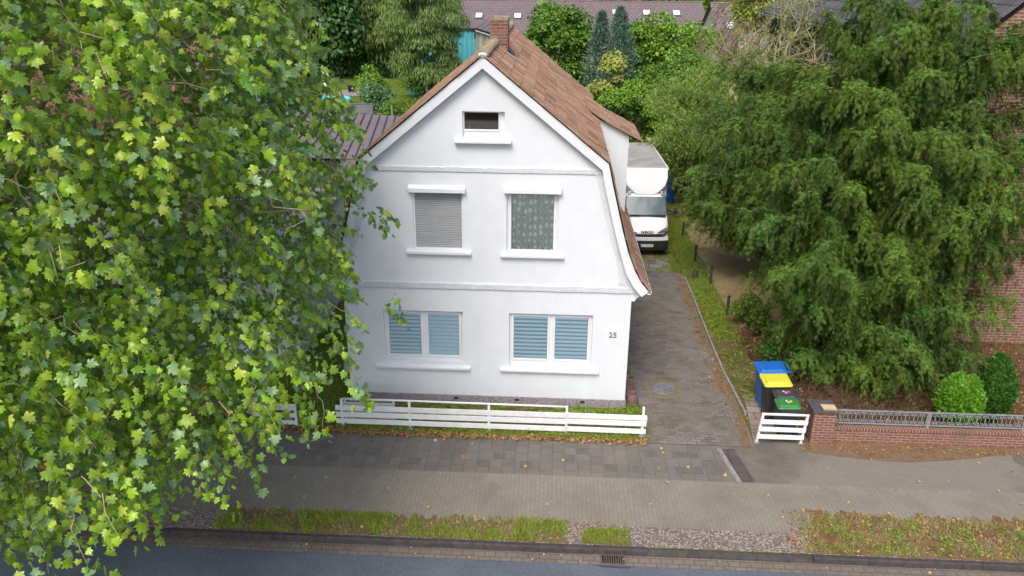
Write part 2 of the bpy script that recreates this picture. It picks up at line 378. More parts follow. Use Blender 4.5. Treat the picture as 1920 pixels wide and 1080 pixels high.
# outer roof profile right of ridge: (dx from ridge, z)
RP = [(0, 8.20), (2.70, 6.02), (2.80, 5.62), (2.95, 5.05), (3.09, 4.52), (3.24, 4.02), (3.40, 3.62), (3.56, 3.34), (3.74, 3.13)]
def prof_x(z, inset=0):
    for (a, za), (b, zb) in zip(RP, RP[1:]):
        if zb <= z <= za: return a+(b-a)*(za-z)/(za-zb)-inset
    return 3.34
HL = 10.0
house = thing('house', 'white rendered two storey house with curved orange brown tiled mansard roof', 'house', (0, 5, 0))
OPEN = [(-2.42, -.55, 1.12, 2.42), (.53, 2.47, 1.10, 2.42), (-1.62, -.51, 3.90, 5.36), (.46, 1.60, 3.86, 5.38), (-.49, .41, 6.48, 7.03)]
def half_w(z):
    return 3.32 if z <= 2.86 else (min(3.32+(z-2.86)*.9, 3.46) if z < 3.14 else prof_x(z, .16))
def wall_front():
    zs = {0, 2.86, 2.95, 3.13, 3.145, 8.0}
    for a, b, c, d in OPEN: zs |= {c, d}
    for dx, z in RP: zs.add(z) if z < 7.95 and z > 3.14 else None
    zs |= {3.5, 3.8, 4.3, 4.8, 5.2, 5.9, 7.5}
    zs = sorted(zs); mb = MB()
    for z0, z1 in zip(zs, zs[1:]):
        zm = (z0+z1)/2; cuts = sorted([(a, b) for a, b, c, d in OPEN if c < zm < d])
        w0, w1 = half_w(z0), half_w(z1)
        if z1 >= 8: w1 = .02
        xs = [(-w0+(XC if z0 > 3.13 else 0), -w1+(XC if z1 > 3.13 else 0))]
        for a, b in cuts: xs += [(a, a), (b, b)]
        xs.append((w0+(XC if z0 > 3.13 else 0), w1+(XC if z1 > 3.13 else 0)))
        for (l0, l1), (r0, r1) in zip(xs[::2], xs[1::2]):
            mb.add([(l0, 0, z0), (r0, 0, z0), (r1, 0, z1), (l1, 0, z1)], [(0, 1, 2, 3)])
    for a, b, c, d in OPEN:
        D = .16
        mb.add([(a, 0, c), (b, 0, c), (b, 0, d), (a, 0, d), (a, D, c), (b, D, c), (b, D, d), (a, D, d)], [(0, 1, 5, 4), (1, 2, 6, 5), (2, 3, 7, 6), (3, 0, 4, 7)])
    # side and rear walls
    for s in (-1, 1):
        x = s*3.32; mb.add([(x, 0, 0), (x, HL, 0), (x, HL, 3.3), (x, 0, 3.3)], [(0, 1, 2, 3)])
    pts = [(-3.32, 0), (3.32, 0), (3.32, 3.1)]+[(prof_x(z, .16)+XC, z) for z in (3.4, 4, 5, 5.9)]+[(XC, 8.05)]+[(-prof_x(z, .16)+XC, z) for z in (5.9, 5, 4, 3.4)]+[(-3.32, 3.1)]
    mb.add([(x, HL, z) for x, z in pts], [tuple(range(len(pts)))])
    # corner corbels under the eaves
    for s in (-1, 1):
        mb.prism([(s*3.319, 2.80), (s*3.40, 2.80), (s*3.42, 2.86), (s*3.50, 2.93), (s*3.60, 3.0), (s*3.60, 3.04), (s*3.319, 3.04)], 'y', .0021, .32)
    return mb.build('wall', WHITE, house, recalc=False)
wall_front()
mb = MB(); mb.box(-3.345, 3.345, -.025, HL, -.06, .235); mb.build('plinth', PLINTH, house, bevel=.008)
for x in (-.74, .73, 2.31):
    mb = MB(); mb.box(x-.055, x+.055, -.032, .0, .13, .185)
    for k in range(2): mb.box(x-.05, x+.05, -.036, -.03, .145+k*.018, .15+k*.018)
    mb.build('vent', BLACKP, house)
# ledge band, gable band, verge plaster border
def band(name, z0, z1, proud, inset):
    mb = MB(); w = half_w((z0+z1)/2)-inset; n = 40
    r = random.Random(int(z0*100))
    vs = []; fs = []
    for i in range(n+1):
        x = -w+2*w*i/n+XC
        vs += [(x, .0, z0), (x, -proud, z0+r.uniform(-.006, .006)), (x, -proud-.004, z1+r.uniform(-.006, .006)), (x, .0, z1+.01)]
    for i in range(n):
        for j in range(3): fs.append((i*4+j, i*4+j+1, i*4+5+j, i*4+4+j))
    fs += [(0, 1, 2, 3), tuple(n*4+j for j in (3, 2, 1, 0))]
    mb.add(vs, fs); return mb.build(name, WHITER, house)
band('ledge', 3.005, 3.13, .035, -.10); band('gable_band', 5.735, 5.83, .028, .03)
mb = MB()    # rough plaster border that follows the verge boards on the facade
for s in (-1, 1):
    zs = [3.13, 3.2, 3.3, 3.45, 3.62, 3.85, 4.1, 4.5, 5.0, 5.5, 5.735]
    for z0, z1 in zip(zs, zs[1:]):
        bw = lambda z: .20+max(0, 3.75-z)*.38
        a0, a1 = prof_x(z0, .155), prof_x(z1, .155); b0, b1 = a0-bw(z0), a1-bw(z1)
        if z0 < 3.3: b0 = min(b0, 3.02)
        mb.add([(s*a0+XC, -.0125, z0), (s*b0+XC, -.0125, z0), (s*b1+XC, -.0125, z1), (s*a1+XC, -.0125, z1), (s*b0+XC, .003, z0), (s*b1+XC, .003, z1)], [(0, 1, 2, 3), (1, 4, 5, 2)])
    zs = [5.83, 6.4, 7.0, 7.6, 7.98]
    for z0, z1 in zip(zs, zs[1:]):
        bw = lambda z: .28 if z < 7.9 else .05
        a0, a1 = prof_x(z0, .12), prof_x(z1, .12); b0, b1 = a0-bw(z0), max(0, a1-bw(z1))
        mb.add([(s*a0+XC, -.0125, z0), (s*b0+XC, -.0125, z0), (s*b1+XC, -.0125, z1), (s*a1+XC, -.0125, z1), (s*b0+XC, .003, z0), (s*b1+XC, .003, z1)], [(0, 1, 2, 3), (1, 4, 5, 2)])
mb.build('plaster_border', WHITER, house, recalc=False)

# verge boards: swept strip following the profile
def verge_board(s, y0, y1, name, m):
    P = [Vector((s*dx+XC, 0, z)) for dx, z in RP]; mb = MB(); vs = []
    P2 = []
    for i, p in enumerate(P):
        P2.append(p)
        if 0 < i < len(P)-1 and False: pass
    n = len(P2)
    for i, p in enumerate(P2):
        d = (P2[min(i+1, n-1)]-P2[max(i-1, 0)]).normalized()
        nrm = Vector((-d.z*s, 0, d.x*s))            # outward
        if i == 0: nrm = Vector((0, 0, 1))
        wdt = .19 if i < 2 else (.17 if i < 6 else .20)
        o_ = p-nrm*.035; q = p-nrm*(.035+wdt*(1.25 if i == 0 else 1))
        vs += [(o_.x, y0, o_.z), (q.x, y0, q.z), (q.x, y1, q.z), (o_.x, y1, o_.z)]
    fs = [(i*4+j, i*4+(j+1) % 4, i*4+4+(j+1) % 4, i*4+4+j) for i in range(n-1) for j in range(4)]+[(0, 1, 2, 3), tuple((n-1)*4+j for j in (3, 2, 1, 0))]
    mb.add(vs, fs); return mb.build(name, m, house)
for s in (-1, 1):
    verge_board(s, -.165, -.125, 'verge_board', WPAINT)
    verge_board(s, HL+.10, HL+.14, 'verge_board', WPAINT)
# soffit behind the front verge boards
mb = MB()
for s in (-1, 1):
    for (a, za), (b, zb) in zip(RP, RP[1:]):
        k = .10
        mb.add([(s*(a-k*(a > 0))+XC, -.125, za-.10), (s*(b-k)+XC, -.125, zb-.07), (s*(b-k)+XC, .02, zb-.07), (s*(a-k*(a > 0))+XC, .02, za-.10)], [(0, 1, 2, 3)])
mb.build('soffit', WPAINT, house, recalc=False)

# tiles: individual interlocking tiles laid in courses
def tile_mat(name, cs, mossy=(.13, .10, .045, 1)):
    t = NT(name); g = t.n('ShaderNodeNewGeometry'); n = len(cs)
    c = t.ramp(g.outputs['Random Per Island'], [(i/(n-1), x) for i, x in enumerate(cs)])
    c = t.mix(t.ramp(t.noise(1.1, 7, .75), [(.46, (0, 0, 0)), (.72, (.75, .75, .75))]), c, mossy)
    c = t.mix(.45, c, t.ramp(t.noise(22, 5, .75), [(.3, (.2, .2, .2)), (.7, (.85, .85, .85))]), 'OVERLAY')
    t.col(c); t.b.inputs['Roughness'].default_value = .9; t.b.inputs['Specular IOR Level'].default_value = .2; t.bump(t.noise(90, 4), .4, .01)
    return t.m
TILE = tile_mat('clay roof tiles', [(.17, .10, .07, 1), (.26, .15, .105, 1), (.31, .185, .13, 1), (.225, .14, .10, 1), (.36, .22, .16, 1), (.25, .16, .12, 1)])
SHEATH = M('roof battens', (.10, .07, .05, 1), (.06, .045, .03, 1), 5, .9)
def lay_tiles(mb, path, y0, y1, side, tw=.255, tl=.33, seed=1, drop=None, axis='y', xc=XC):
    """path: [(dx,z)] down the slope; tiles run along y"""
    r = random.Random(seed); seg = [0]
    for a, b in zip(path, path[1:]): seg.append(seg[-1]+math.dist(a, b))
    L = seg[-1]; nc = max(1, round(L/tl)); tl = L/nc
    def at(s_):
        s_ = min(max(s_, 0), L-1e-6)
        for i in range(len(path)-1):
            if s_ <= seg[i+1]: break
        f = (s_-seg[i])/(seg[i+1]-seg[i]); a, b = path[i], path[i+1]
        d = ((b[0]-a[0])/(seg[i+1]-seg[i]), (b[1]-a[1])/(seg[i+1]-seg[i]))
        return (a[0]+(b[0]-a[0])*f, a[1]+(b[1]-a[1])*f), (-d[1], d[0])
    nt_ = int((y1-y0)/tw); tw = (y1-y0)/nt_
    prof = [(0, .0), (.06, .016), (.16, .016), (.22, .0), (.46, .0), (.50, .010), (.56, .010), (.60, .0), (.94, .0), (1.0, -.004)]
    for c_ in range(nc):
        (xa, za), na = at(c_*tl); (xb, zb), nb = at((c_+1)*tl+.045)
        off = (c_ % 2)*tw*.5 if False else 0
        for i in range(nt_):
            ya = y0+i*tw+off
            if drop and drop(c_, i): continue
            lift = .020+r.uniform(-.004, .007); sk = r.uniform(-.006, .006); jy = r.uniform(-.003, .003); jl = r.uniform(-.008, .008)
            if i == 0: jy -= r.uniform(0, .02)
            vs = []
            for (u, h) in prof:
                y = ya+u*tw*1.0+jy
                vs.append((side*(xa+na[0]*(h+.002))+xc, y, za+na[1]*(h+.002)))
                vs.append((side*(xb+nb[0]*(h+lift+sk*u)+(xb-xa)*jl)+xc, y, zb+nb[1]*(h+lift+sk*u)+(zb-za)*jl))
                vs.append((side*(xb+nb[0]*(-.004))+xc, y, zb+nb[1]*(-.004)))
            m = len(prof); fs = []
            for k in range(m-1): fs += [(3*k, 3*k+1, 3*k+4, 3*k+3), (3*k+1, 3*k+2, 3*k+5, 3*k+4)]
            fs += [(0, 2, 1), (3*m-3, 3*m-2, 3*m-1)]
            mb.add(vs, fs)
cham = lambda c_, i: False
mb = MB()
for s in (-1, 1):
    lay_tiles(mb, RP[:2], -.20, HL+.2, s, seed=11+s)
    lay_tiles(mb, RP[1:], -.20, HL+.2, s, seed=21+s)
roof = mb.build('roof', TILE, house, recalc=False)
mb = MB()
for s in (-1, 1):
    for (a, za), (b, zb) in zip(RP, RP[1:]):
        d = .030; mb.add([(s*a+XC, -.12, za-d), (s*(b-(d if b > 2.7 else 0))+XC, -.12, zb-d), (s*(b-(d if b > 2.7 else 0))+XC, HL+.1, zb-d), (s*a+XC, HL+.1, za-d)], [(0, 1, 2, 3)])
mb.build('roof_underlay', SHEATH, roof, recalc=False)
# ridge tiles, mossy
RIDGE = M('mossy ridge tiles', (.40, .30, .19, 1), (.20, .17, .08, 1), 9, .95, .8, 40, lo=.4, hi=.6)
mb = MB(); r = random.Random(5); y = -.02
while y < HL+.15:
    if 2.95 < y < 3.75:
        if mb.v: mb.build('ridge_tiles', RIDGE, roof); mb = MB()
        y += .2; continue
    h = r.uniform(-.012, .012); prof = [(cos(a)*.125, sin(a)*.085) for a in np.linspace(pi*1.05, -pi*.05, 9)]
    a = [(XC+x*.94, y, 8.175+h+z) for x, z in prof]; b = [(XC+x*1.08, y+.34, 8.19+h+z*1.1) for x, z in prof]
    mb.add(a+b, [(i, i+1, i+10, i+9) for i in range(8)]+[tuple(range(8, -1, -1)), tuple(range(9, 18))]); y += .31
mb.build('ridge_tiles', RIDGE, roof, smooth=False)
mb = MB(); mb.lathe([(.0, 0), (.085, 0), (.09, .05), (.075, .09), (.03, .105), (0, .105)], (XC, -.10, 8.13), 14); mb.build('ridge_end_cap', WPAINT, roof, smooth=True)
for s in (-1, 1):
    mb = MB()
    prof = [(s*(3.72+.065*cos(a))+XC, 3.10+.065*sin(a)) for a in np.linspace(pi, 2*pi, 8)]+[(s*(3.72+.055*cos(a))+XC, 3.10+.055*sin(a)) for a in np.linspace(2*pi, pi, 8)]
    mb.prism(prof, 'y', -.17, HL+.15); mb.build('gutter', PVC, house)
# chimney
CB = BRICK('old red chimney brick', (.15, .055, .04, 1), (.23, .095, .07, 1), (.22, .17, .13, 1), .22, .075, .014, stain=(.34, .28, .20, 1), sscale=3, slo=.52, shi=.7, bump=.8)
mb = MB(); mb.box(-.15, .29, 3.25, 3.72, 7.9, 8.70)
ch = mb.build('chimney', CB, house, bevel=.01)
mb = MB(); r = random.Random(3)
for i in range(9):
    x = -.17+r.random()*.4; y = 3.24+r.random()*.4; h = r.uniform(.02, .08)
    mb.box(x, min(.31, x+.2), y, min(3.74, y+.14), 8.68+r.random()*.02, 8.70+h)
mb.build('broken_chimney_top', M('lichen mortar', (.36, .32, .22, 1), (.20, .16, .09, 1), 12, .95, .8), ch, bevel=.012)
mb = MB(); mb.add([(.292, 3.2, 8.02), (.42, 3.2, 7.90), (.42, 3.78, 7.90), (.292, 3.78, 8.02), (.292, 3.2, 8.06), (.292, 3.78, 8.06)], [(0, 1, 2, 3), (4, 0, 3, 5)]); mb.build('flashing', SLATE, ch, recalc=False)

# side dormer (cross wing) on the right
mb = MB(); y0, y1 = 5.2, 7.75
mb.add([(2.55, y0, 5.0), (3.0, y0, 3.3), (3.53, y0, 3.1), (3.53, y0, 5.60), (2.6, y0, 6.08)], [(0, 1, 2, 3, 4)])
mb.add([(3.53, y0, 3.1), (3.53, y1, 3.1), (3.53, y1, 5.60), (3.53, y0, 5.60)], [(0, 1, 2, 3)])
mb.add([(2.55, y1, 5.0), (3.0, y1, 3.3), (3.53, y1, 3.1), (3.53, y1, 5.60), (2.6, y1, 6.08)], [(4, 3, 2, 1, 0)])
mb.add([(3.30, y0, 0), (3.53, y0, 0), (3.53, y1, 0), (3.30, y1, 0), (3.30, y0, 3.1), (3.53, y0, 3.1), (3.53, y1, 3.1), (3.30, y1, 3.1)], [(0, 1, 5, 4), (1, 2, 6, 5), (2, 3, 7, 6)])
mb.build('dormer', WHITE, house, recalc=False)
mb = MB(); lay_tiles(mb, [(2.35, 6.32), (2.95, 5.93), (3.88, 5.46)], y0-.14, y1+.1, 1, seed=44, xc=0)
mb.add([(2.5, y0-.1, 6.17), (3.86, y0-.1, 5.43), (3.86, y1+.08, 5.43), (2.5, y1+.08, 6.17)], [(0, 1, 2, 3)])
mb.build('dormer_roof', TILE, house, recalc=False)

# ---- windows
def frame_mb(mb, a, b, c, d, w, y0, y1):
    mb.box(a, a+w, y0, y1, c, d); mb.box(b-w, b, y0, y1, c, d); mb.box(a+w, b-w, y0, y1, c, c+w); mb.box(a+w, b-w, y0, y1, d-w, d)
BLIND = M('blue grey day-night blind', (.64, .82, 1, 1), (.70, .87, 1, 1), 2, .7)
BLINDD = M('sheer dark blind stripe', (.25, .40, .50, 1), (.30, .46, .56, 1), 2, .7)
PANE = GLASS('window glass', (.97, 1, 1, 1), .30)
def sill(win, a, b, z0, z1, out=.10):
    z0 += .045; z1 += .045
    mb = MB(); mb.add([(a, -out, z0), (b, -out, z0), (b, .10, z0), (a, .10, z0), (a, -out, z1-.03), (b, -out, z1-.03), (b, .10, z1+.02), (a, .10, z1+.02)],
        [(0, 3, 2, 1), (4, 5, 6, 7), (0, 1, 5, 4), (1, 2, 6, 5), (2, 3, 7, 6), (3, 0, 4, 7)])
    mb.build('sill', WPAINT, win, bevel=.008)
def double_window(a, b, c, d, gaps, tilt=False):
    mb = MB(); frame_mb(mb, a, b, c, d, .05, .095, .158)
    m = (a+b)/2+.015; mb.box(m-.035, m+.035, .0965, .1565, c+.05, d-.05)
    # extra wide bottom rail
    mb.box(a+.05, b-.05, .0975, .1555, c+.05, c+.075)
    win = mb.build('window', PVC, house, bevel=.006)
    for i, (x0, x1) in enumerate(((a+.05, m-.035), (m+.035, b-.05))):
        mb = MB(); frame_mb(mb, x0, x1, c+.075, d-.05, .055, .075, .13)
        sa = mb.build('sash', PVC, win, bevel=.006)
        ga, gb, gc, gd = x0+.05, x1-.05, c+.125, d-.10
        mb = MB(); mb.box(ga, gb, .10, .108, gc, gd); mb.build('pane', PANE, win)
        n = 11; mb = MB(); h = (gd-gc)/n; fr = gaps[i]
        mb.cur = 1; mb.box(ga, gb, .128, .130, gc, gd)
        mb.cur = 0
        for k in range(n): mb.box(ga+.01, gb-.01, .118, .126, gc+k*h+h*fr*.3+.015, gc+(k+1)*h-h*fr*.7+.012)
        mb.build('blind', [BLIND, BLINDD], win)
    return win
w1 = double_window(*OPEN[0], (.28, .10)); sill(w1, -2.66, -.38, .90, .985)
w2 = double_window(*OPEN[1], (.42, .34)); sill(w2, .32, 2.65, .90, .985)
# roller shutter window
a, b, c, d = OPEN[2]; mb = MB(); frame_mb(mb, a, b, c, d, .035, .05, .158); w3 = mb.build('window', PVC, house)
mb = MB(); n = 34
for k in range(n):
    z0 = c+.05+(d-c-.05)*k/n; z1 = c+.05+(d-c-.05)*(k+1)/n-.006
    mb.prism([(.085, z0), (.072, z0+.008), (.072, z1-.008), (.085, z1), (.10, z1), (.10, z0)], 'x', a+.036, b-.036)
mb.build('roller_shutter', M('grey aluminium shutter', (.40, .415, .435, 1), (.35, .365, .385, 1), 3, .45), w3)
mb = MB(); mb.box(a+.036, b-.036, .103, .11, c, d); mb.build('shutter_gap', DARK, w3)
mb = MB(); mb.box(a+.036, b-.036, .066, .102, c, c+.06); mb.build('shutter_end_rail', PVC, w3)
def shutter_box(win, a, b, z0, z1):
    mb = MB(); z0 += .03; z1 += .03; mb.prism([(.0, z0), (-.115, z0), (-.115, z0+.095), (-.105, z0+.105), (0, z1)], 'x', a, b); mb.build('shutter_box', PVC, win, bevel=.006)
shutter_box(w3, -1.70, -.44, 5.245, 5.40); sill(w3, -1.80, -.33, 3.80, 3.895)
# curtain window
a, b, c, d = OPEN[3]; mb = MB(); frame_mb(mb, a, b, c, d, .05, .08, .158); frame_mb(mb, a+.05, b-.05, c+.05, d-.08, .05, .07, .13)
w4 = mb.build('window', PVC, house, bevel=.006)
ga, gb, gc, gd = a+.1, b-.1, c+.10, d-.12
mb = MB(); mb.box(ga-.01, gb+.01, .10, .108, gc-.01, gd+.01); mb.build('pane', GLASS('curtain glass', (1, 1, 1, 1), .36), w4)
t = NT('patterned net curtain'); vo = t.n('ShaderNodeTexVoronoi'); vo.inputs['Scale'].default_value = 7; vo.inputs['Randomness'].default_value = .35
mp = t.n('ShaderNodeMapping'); mp.inputs['Scale'].default_value = (1.2, 0, .8); t.l(t.coords(), mp.inputs[0]); t.l(mp.outputs[0], vo.inputs['Vector'])
c_ = t.ramp(vo.outputs['Distance'], [(.26, (.80, .87, .84, 1)), (.36, (.48, .57, .54, 1))])
t.col(t.mix(.4, c_, t.ramp(t.noise(20, 3), [(.3, (.2, .2, .2)), (.7, (.8, .8, .8))]), 'OVERLAY')); t.b.inputs['Roughness'].default_value = .95
mb = MB(); n = 70; r = random.Random(8); vs = []
for i in range(n+1):
    x = ga-.02+(gb-ga+.04)*i/n; o_ = .018*sin(i*1.35)+.010*sin(i*.63+1); px = .02*sin(i*.5)
    vs += [(x+px, .142+o_*1.0, gc-.005), (x, .142+o_*.8, gd+.005)]
mb.add(vs, [(2*i, 2*i+2, 2*i+3, 2*i+1) for i in range(n)]); mb.build('curtain', t.m, w4, smooth=True, recalc=False)
mb = MB(); mb.box(a, b, .225, .24, c, d); mb.build('dark_room', M('dim room', (.03, .045, .04, 1), (.02, .03, .03, 1), 2, .9), w4)
mb = MB()
for k in range(4): mb.box(a+.03, b-.03, .045-.004*(k % 2), .062, d-.15+k*.037, d-.15+k*.037+.034)
mb.build('roller_shutter', M('grey aluminium shutter', (1, 1, 1, 1)), w4)
shutter_box(w4, .40, 1.66, 5.265, 5.42); sill(w4, .32, 1.75, 3.77, 3.86)
# attic window
a, b, c, d = OPEN[4]; mb = MB(); mb.box(a, b, .10, .158, c, c+.12); mb.box(b-.10, b, .101, .158, c+.12, d); frame_mb(mb, a, b-.10, c+.12, d-.001, .035, .08, .157)
w5 = mb.build('window', PVC, house, bevel=.005)
mb = MB(); mb.box(a+.03, b-.13, .11, .116, c+.15, d-.03); mb.build('pane', GLASS('attic glass', (.35, .42, .45, 1), .62), w5)
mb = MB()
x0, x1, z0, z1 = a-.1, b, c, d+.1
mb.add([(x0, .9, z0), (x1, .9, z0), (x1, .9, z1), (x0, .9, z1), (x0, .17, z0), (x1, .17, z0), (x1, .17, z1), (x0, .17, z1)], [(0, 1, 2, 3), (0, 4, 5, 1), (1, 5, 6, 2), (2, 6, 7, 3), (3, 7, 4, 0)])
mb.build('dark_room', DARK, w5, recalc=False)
mb = MB(); mb.prism([(-.41, .0), (-.33, 0), (-.32, .03), (-.38, .05), (-.40, .03)], 'y', .2, .26)
mb.v = [(x, y, z+c+.155) for x, y, z in mb.v]; mb.build('ornament', WPAINT, w5)
sill(w5, -.66, .56, 6.33, 6.41, .14)
# house number
def text_obj(name, s, size, mat, parent, loc, rot, extrude=.006, align='CENTER', sx=1, bold=0):
    cu = bpy.data.curves.new(name, 'FONT'); cu.body = s; cu.size = size; cu.extrude = extrude; cu.align_x = align; cu.align_y = 'CENTER'; cu.offset = bold
    tmp = bpy.data.objects.new('tmp', cu); COL.objects.link(tmp); dg = bpy.context.evaluated_depsgraph_get(); dg.update()
    me = bpy.data.meshes.new_from_object(tmp.evaluated_get(dg)); bpy.data.objects.remove(tmp)
    me.transform(Matrix.Diagonal((sx, 1, 1, 1))); me.materials.clear(); me.materials.append(mat); me.name = name
    me.transform(Matrix.Translation(loc) @ rot.to_4x4())
    me.transform(Matrix.Translation(-worldloc(parent))); return link(name, me, parent)
RFRONT = Matrix.Rotation(radians(90), 3, 'X')
text_obj('house_number', '25', .19, M('anthracite number', (.04, .045, .05, 1)), house, Vector((2.945, -.006, 1.935)), RFRONT, .004, bold=0)
#==LEFTRIGHT HOUSES==
RB = BRICK('red brown brick', (.175, .07, .055, 1), (.24, .10, .078, 1), (.33, .27, .22, 1), .235, .083, .012, rough=.9, bump=.5, stain=(.25, .13, .10, 1), sscale=.8)
DTILE = tile_mat('dark anthracite tiles', [(.05, .048, .055, 1), (.075, .07, .08, 1), (.10, .095, .105, 1), (.07, .068, .075, 1)], (.09, .09, .08, 1))
nb = thing('brick_house', 'tall red brown brick house behind the large yew at the right edge', 'house', (17, 14, 0))
mb = MB(); X0, X1, Y0, Y1 = 11.9, 21.5, 4.4, 24.5
pts = [(X0, 0), (X1, 0), (X1, 8.2), ((X0+X1)/2, 12.4), (X0, 8.2)]
mb.prism(pts, 'y', Y0, Y1); mb.build('wall', RB, nb)
mb = MB(); XM = (X0+X1)/2
lay_tiles(mb, [(0, 12.62), (5.25, 8.03)], Y0-.12, Y1+.3, -1, tw=.34, tl=.40, seed=3, xc=XM)
mb.add([(XM, Y0-.1, 12.58), (XM+5.25, Y0-.1, 8.0), (XM+5.25, Y1+.3, 8.0), (XM, Y1+.3, 12.58)], [(0, 1, 2, 3)])
mb.add([(XM, Y0-.1, 12.56), (XM-5.2, Y0-.1, 7.98), (XM-5.2, Y1+.3, 7.98), (XM, Y1+.3, 12.56)], [(0, 1, 2, 3)])
mb.build('roof', DTILE, nb, recalc=False)
mb = MB(); xg = XM-5.28; prof = [(xg+.07*cos(a), 7.98+.07*sin(a)) for a in np.linspace(pi, 2*pi, 8)]+[(xg+.06*cos(a), 7.98+.06*sin(a)) for a in np.linspace(2*pi, pi, 8)]
mb.prism(prof, 'y', Y0-.1, Y1+.3); mb.build('gutter', GALV, nb)
mb = MB(); mb.box(X0-.03, X0, 17, Y1, 4.2, 7.9)
for k in range(22): mb.box(X0-.045, X0-.03, 17+k*.34, 17.02+k*.34, 4.2, 7.9)
mb.build('timber_cladding', M('dark red brown timber', (.055, .022, .018, 1), (.035, .015, .012, 1), 3, .8), nb)
for yy, z0, z1 in ((20.5, 5.6, 7.0), (14.5, 5.6, 7.0), (10.5, 5.6, 7.0), (12.5, 1.2, 2.6)):
    mb = MB(); 
    for p in ((yy, yy+.07, z0, z1), (yy+1.23, yy+1.3, z0, z1), (yy+.07, yy+1.23, z0, z0+.07), (yy+.07, yy+1.23, z1-.07, z1), (yy+.62, yy+.68, z0+.07, z1-.07)): mb.box(X0-.07, X0-.046, p[0], p[1], p[2], p[3])
    wn = mb.build('window', PVC, nb); mb = MB(); mb.box(X0-.06, X0-.048, yy+.07, yy+1.23, z0+.07, z1-.07); mb.build('pane', M('dark window glass', (.05, .07, .08, 1), (.04, .05, .06, 1), 1, .08, spec=.8), wn)
for xx in (15.9, 18.6):
    for z0 in (1.2, 4.6):
        mb = MB(); frame_mb(mb, xx, xx+1.3, z0, z0+1.4, .07, Y0-.03, Y0-.004); mb.box(xx+.62, xx+.68, Y0-.028, Y0-.004, z0+.07, z0+1.33)
        wn = mb.build('window', PVC, nb); mb = MB(); mb.box(xx+.07, xx+1.23, Y0-.02, Y0-.006, z0+.07, z0+1.33); mb.build('pane', _mc['dark window glass'], wn)
mb = MB(); mb.tube([(X0-.06, Y0+.3, 8), (X0-.06, Y0+.3, 0)], .045, 10); mb.build('downpipe', GALV, nb)

# left neighbour house
ln = thing('white_house', 'white rendered house with reddish brown tiled roof hidden behind the plane tree', 'house', (-12, 6, 0))
mb = MB(); LX0, LX1, LY0, LY1 = -20, -7.9, 1.9, 10.5; LYM = 6.2
mb.prism([(LY0, 0), (LY1, 0), (LY1, 4.7), (LYM, 7.9), (LY0, 4.7)], 'x', LX0, LX1); mb.build('wall', WHITE, ln)
mb = MB(); mb.box(LX1, -5.2, 2.1, 7.5, 0, 3.2); mb.build('side_extension', WHITE, ln)
mb = MB(); mb.box(LX1, -5.1, 2.0, 7.6, 3.2, 3.32); mb.build('extension_roof', M('grey felt', (.28, .27, .26, 1)), ln)
LTILE = tile_mat('reddish brown tiles', [(.16, .07, .055, 1), (.24, .11, .085, 1), (.20, .10, .08, 1), (.28, .14, .11, 1)])
mb = MB()
def lay_x(mb, path, x0, x1, side, yc, **k):      # tiles along x: build along y then swap
    m2 = MB(); lay_tiles(m2, path, x0, x1, side, xc=0, **k); mb.add([(y, x+yc, z) for x, y, z in m2.v], m2.f)
lay_x(mb, [(0, 8.12), (4.55, 4.62)], LX0-.2, LX1+.25, -1, LYM, tw=.32, tl=.38, seed=9)
lay_x(mb, [(0, 8.12), (4.55, 4.62)], LX0-.2, LX1+.25, 1, LYM, tw=.32, tl=.38, seed=10)
mb.add([(LX0-.2, LYM-4.5, 4.6), (LX1+.2, LYM-4.5, 4.6), (LX1+.2, LYM, 8.06), (LX0-.2, LYM, 8.06)], [(0, 1, 2, 3)])
mb.build('roof', LTILE, ln, recalc=False)
for xx in (-9.6, -12.6-.9, -16.4):
    mb = MB(); frame_mb(mb, xx, xx+1.4, 1.1, 2.5, .07, LY0-.03, LY0-.003); mb.box(xx+.67, xx+.73, LY0-.028, LY0-.003, 1.17, 2.43); mb.box(xx-.12, xx+1.52, LY0-.12, LY0-.002, .98, 1.08)
    wn = mb.build('window', PVC, ln); mb = MB(); mb.box(xx+.07, xx+1.33, LY0-.018, LY0-.006, 1.17, 2.43); mb.build('pane', _mc['dark window glass'], wn)
mb = MB(); mb.box(-11.9, -10.95, LY0-.05, LY0-.004, .1, 2.3); mb.box(-11.8, -11.05, LY0-.065, LY0-.05, .9, 2.2); mb.build('door', M('orange brown door', (.38, .15, .05, 1), (.30, .11, .04, 1), 6, .6), ln)
ODK = M('orange awning wood', (.45, .20, .06, 1), (.33, .13, .04, 1), 4, .8)
# timber shed between the two white houses
sh = thing('timber_shed', 'dark timber shed with a brown roof edge between the two white houses', 'shed', (-5.6, 11.3, 0))
mb = MB(); mb.box(-6.6, -4.9, 11.2, 13.5, 0, 2.5)
for k in range(9): mb.box(-6.6+k*.19, -6.585+k*.19, 11.185, 11.2, 0, 2.5)
mb.build('wall', M('weathered dark wood', (.075, .055, .045, 1), (.045, .03, .025, 1), 4, .85), sh)
mb = MB(); mb.prism([(11.0, 2.5), (13.7, 2.75), (13.7, 2.85), (11.0, 2.6)], 'x', -6.8, -4.7); mb.build('roof', M('brown metal sheet', (.16, .11, .11, 1)), sh)

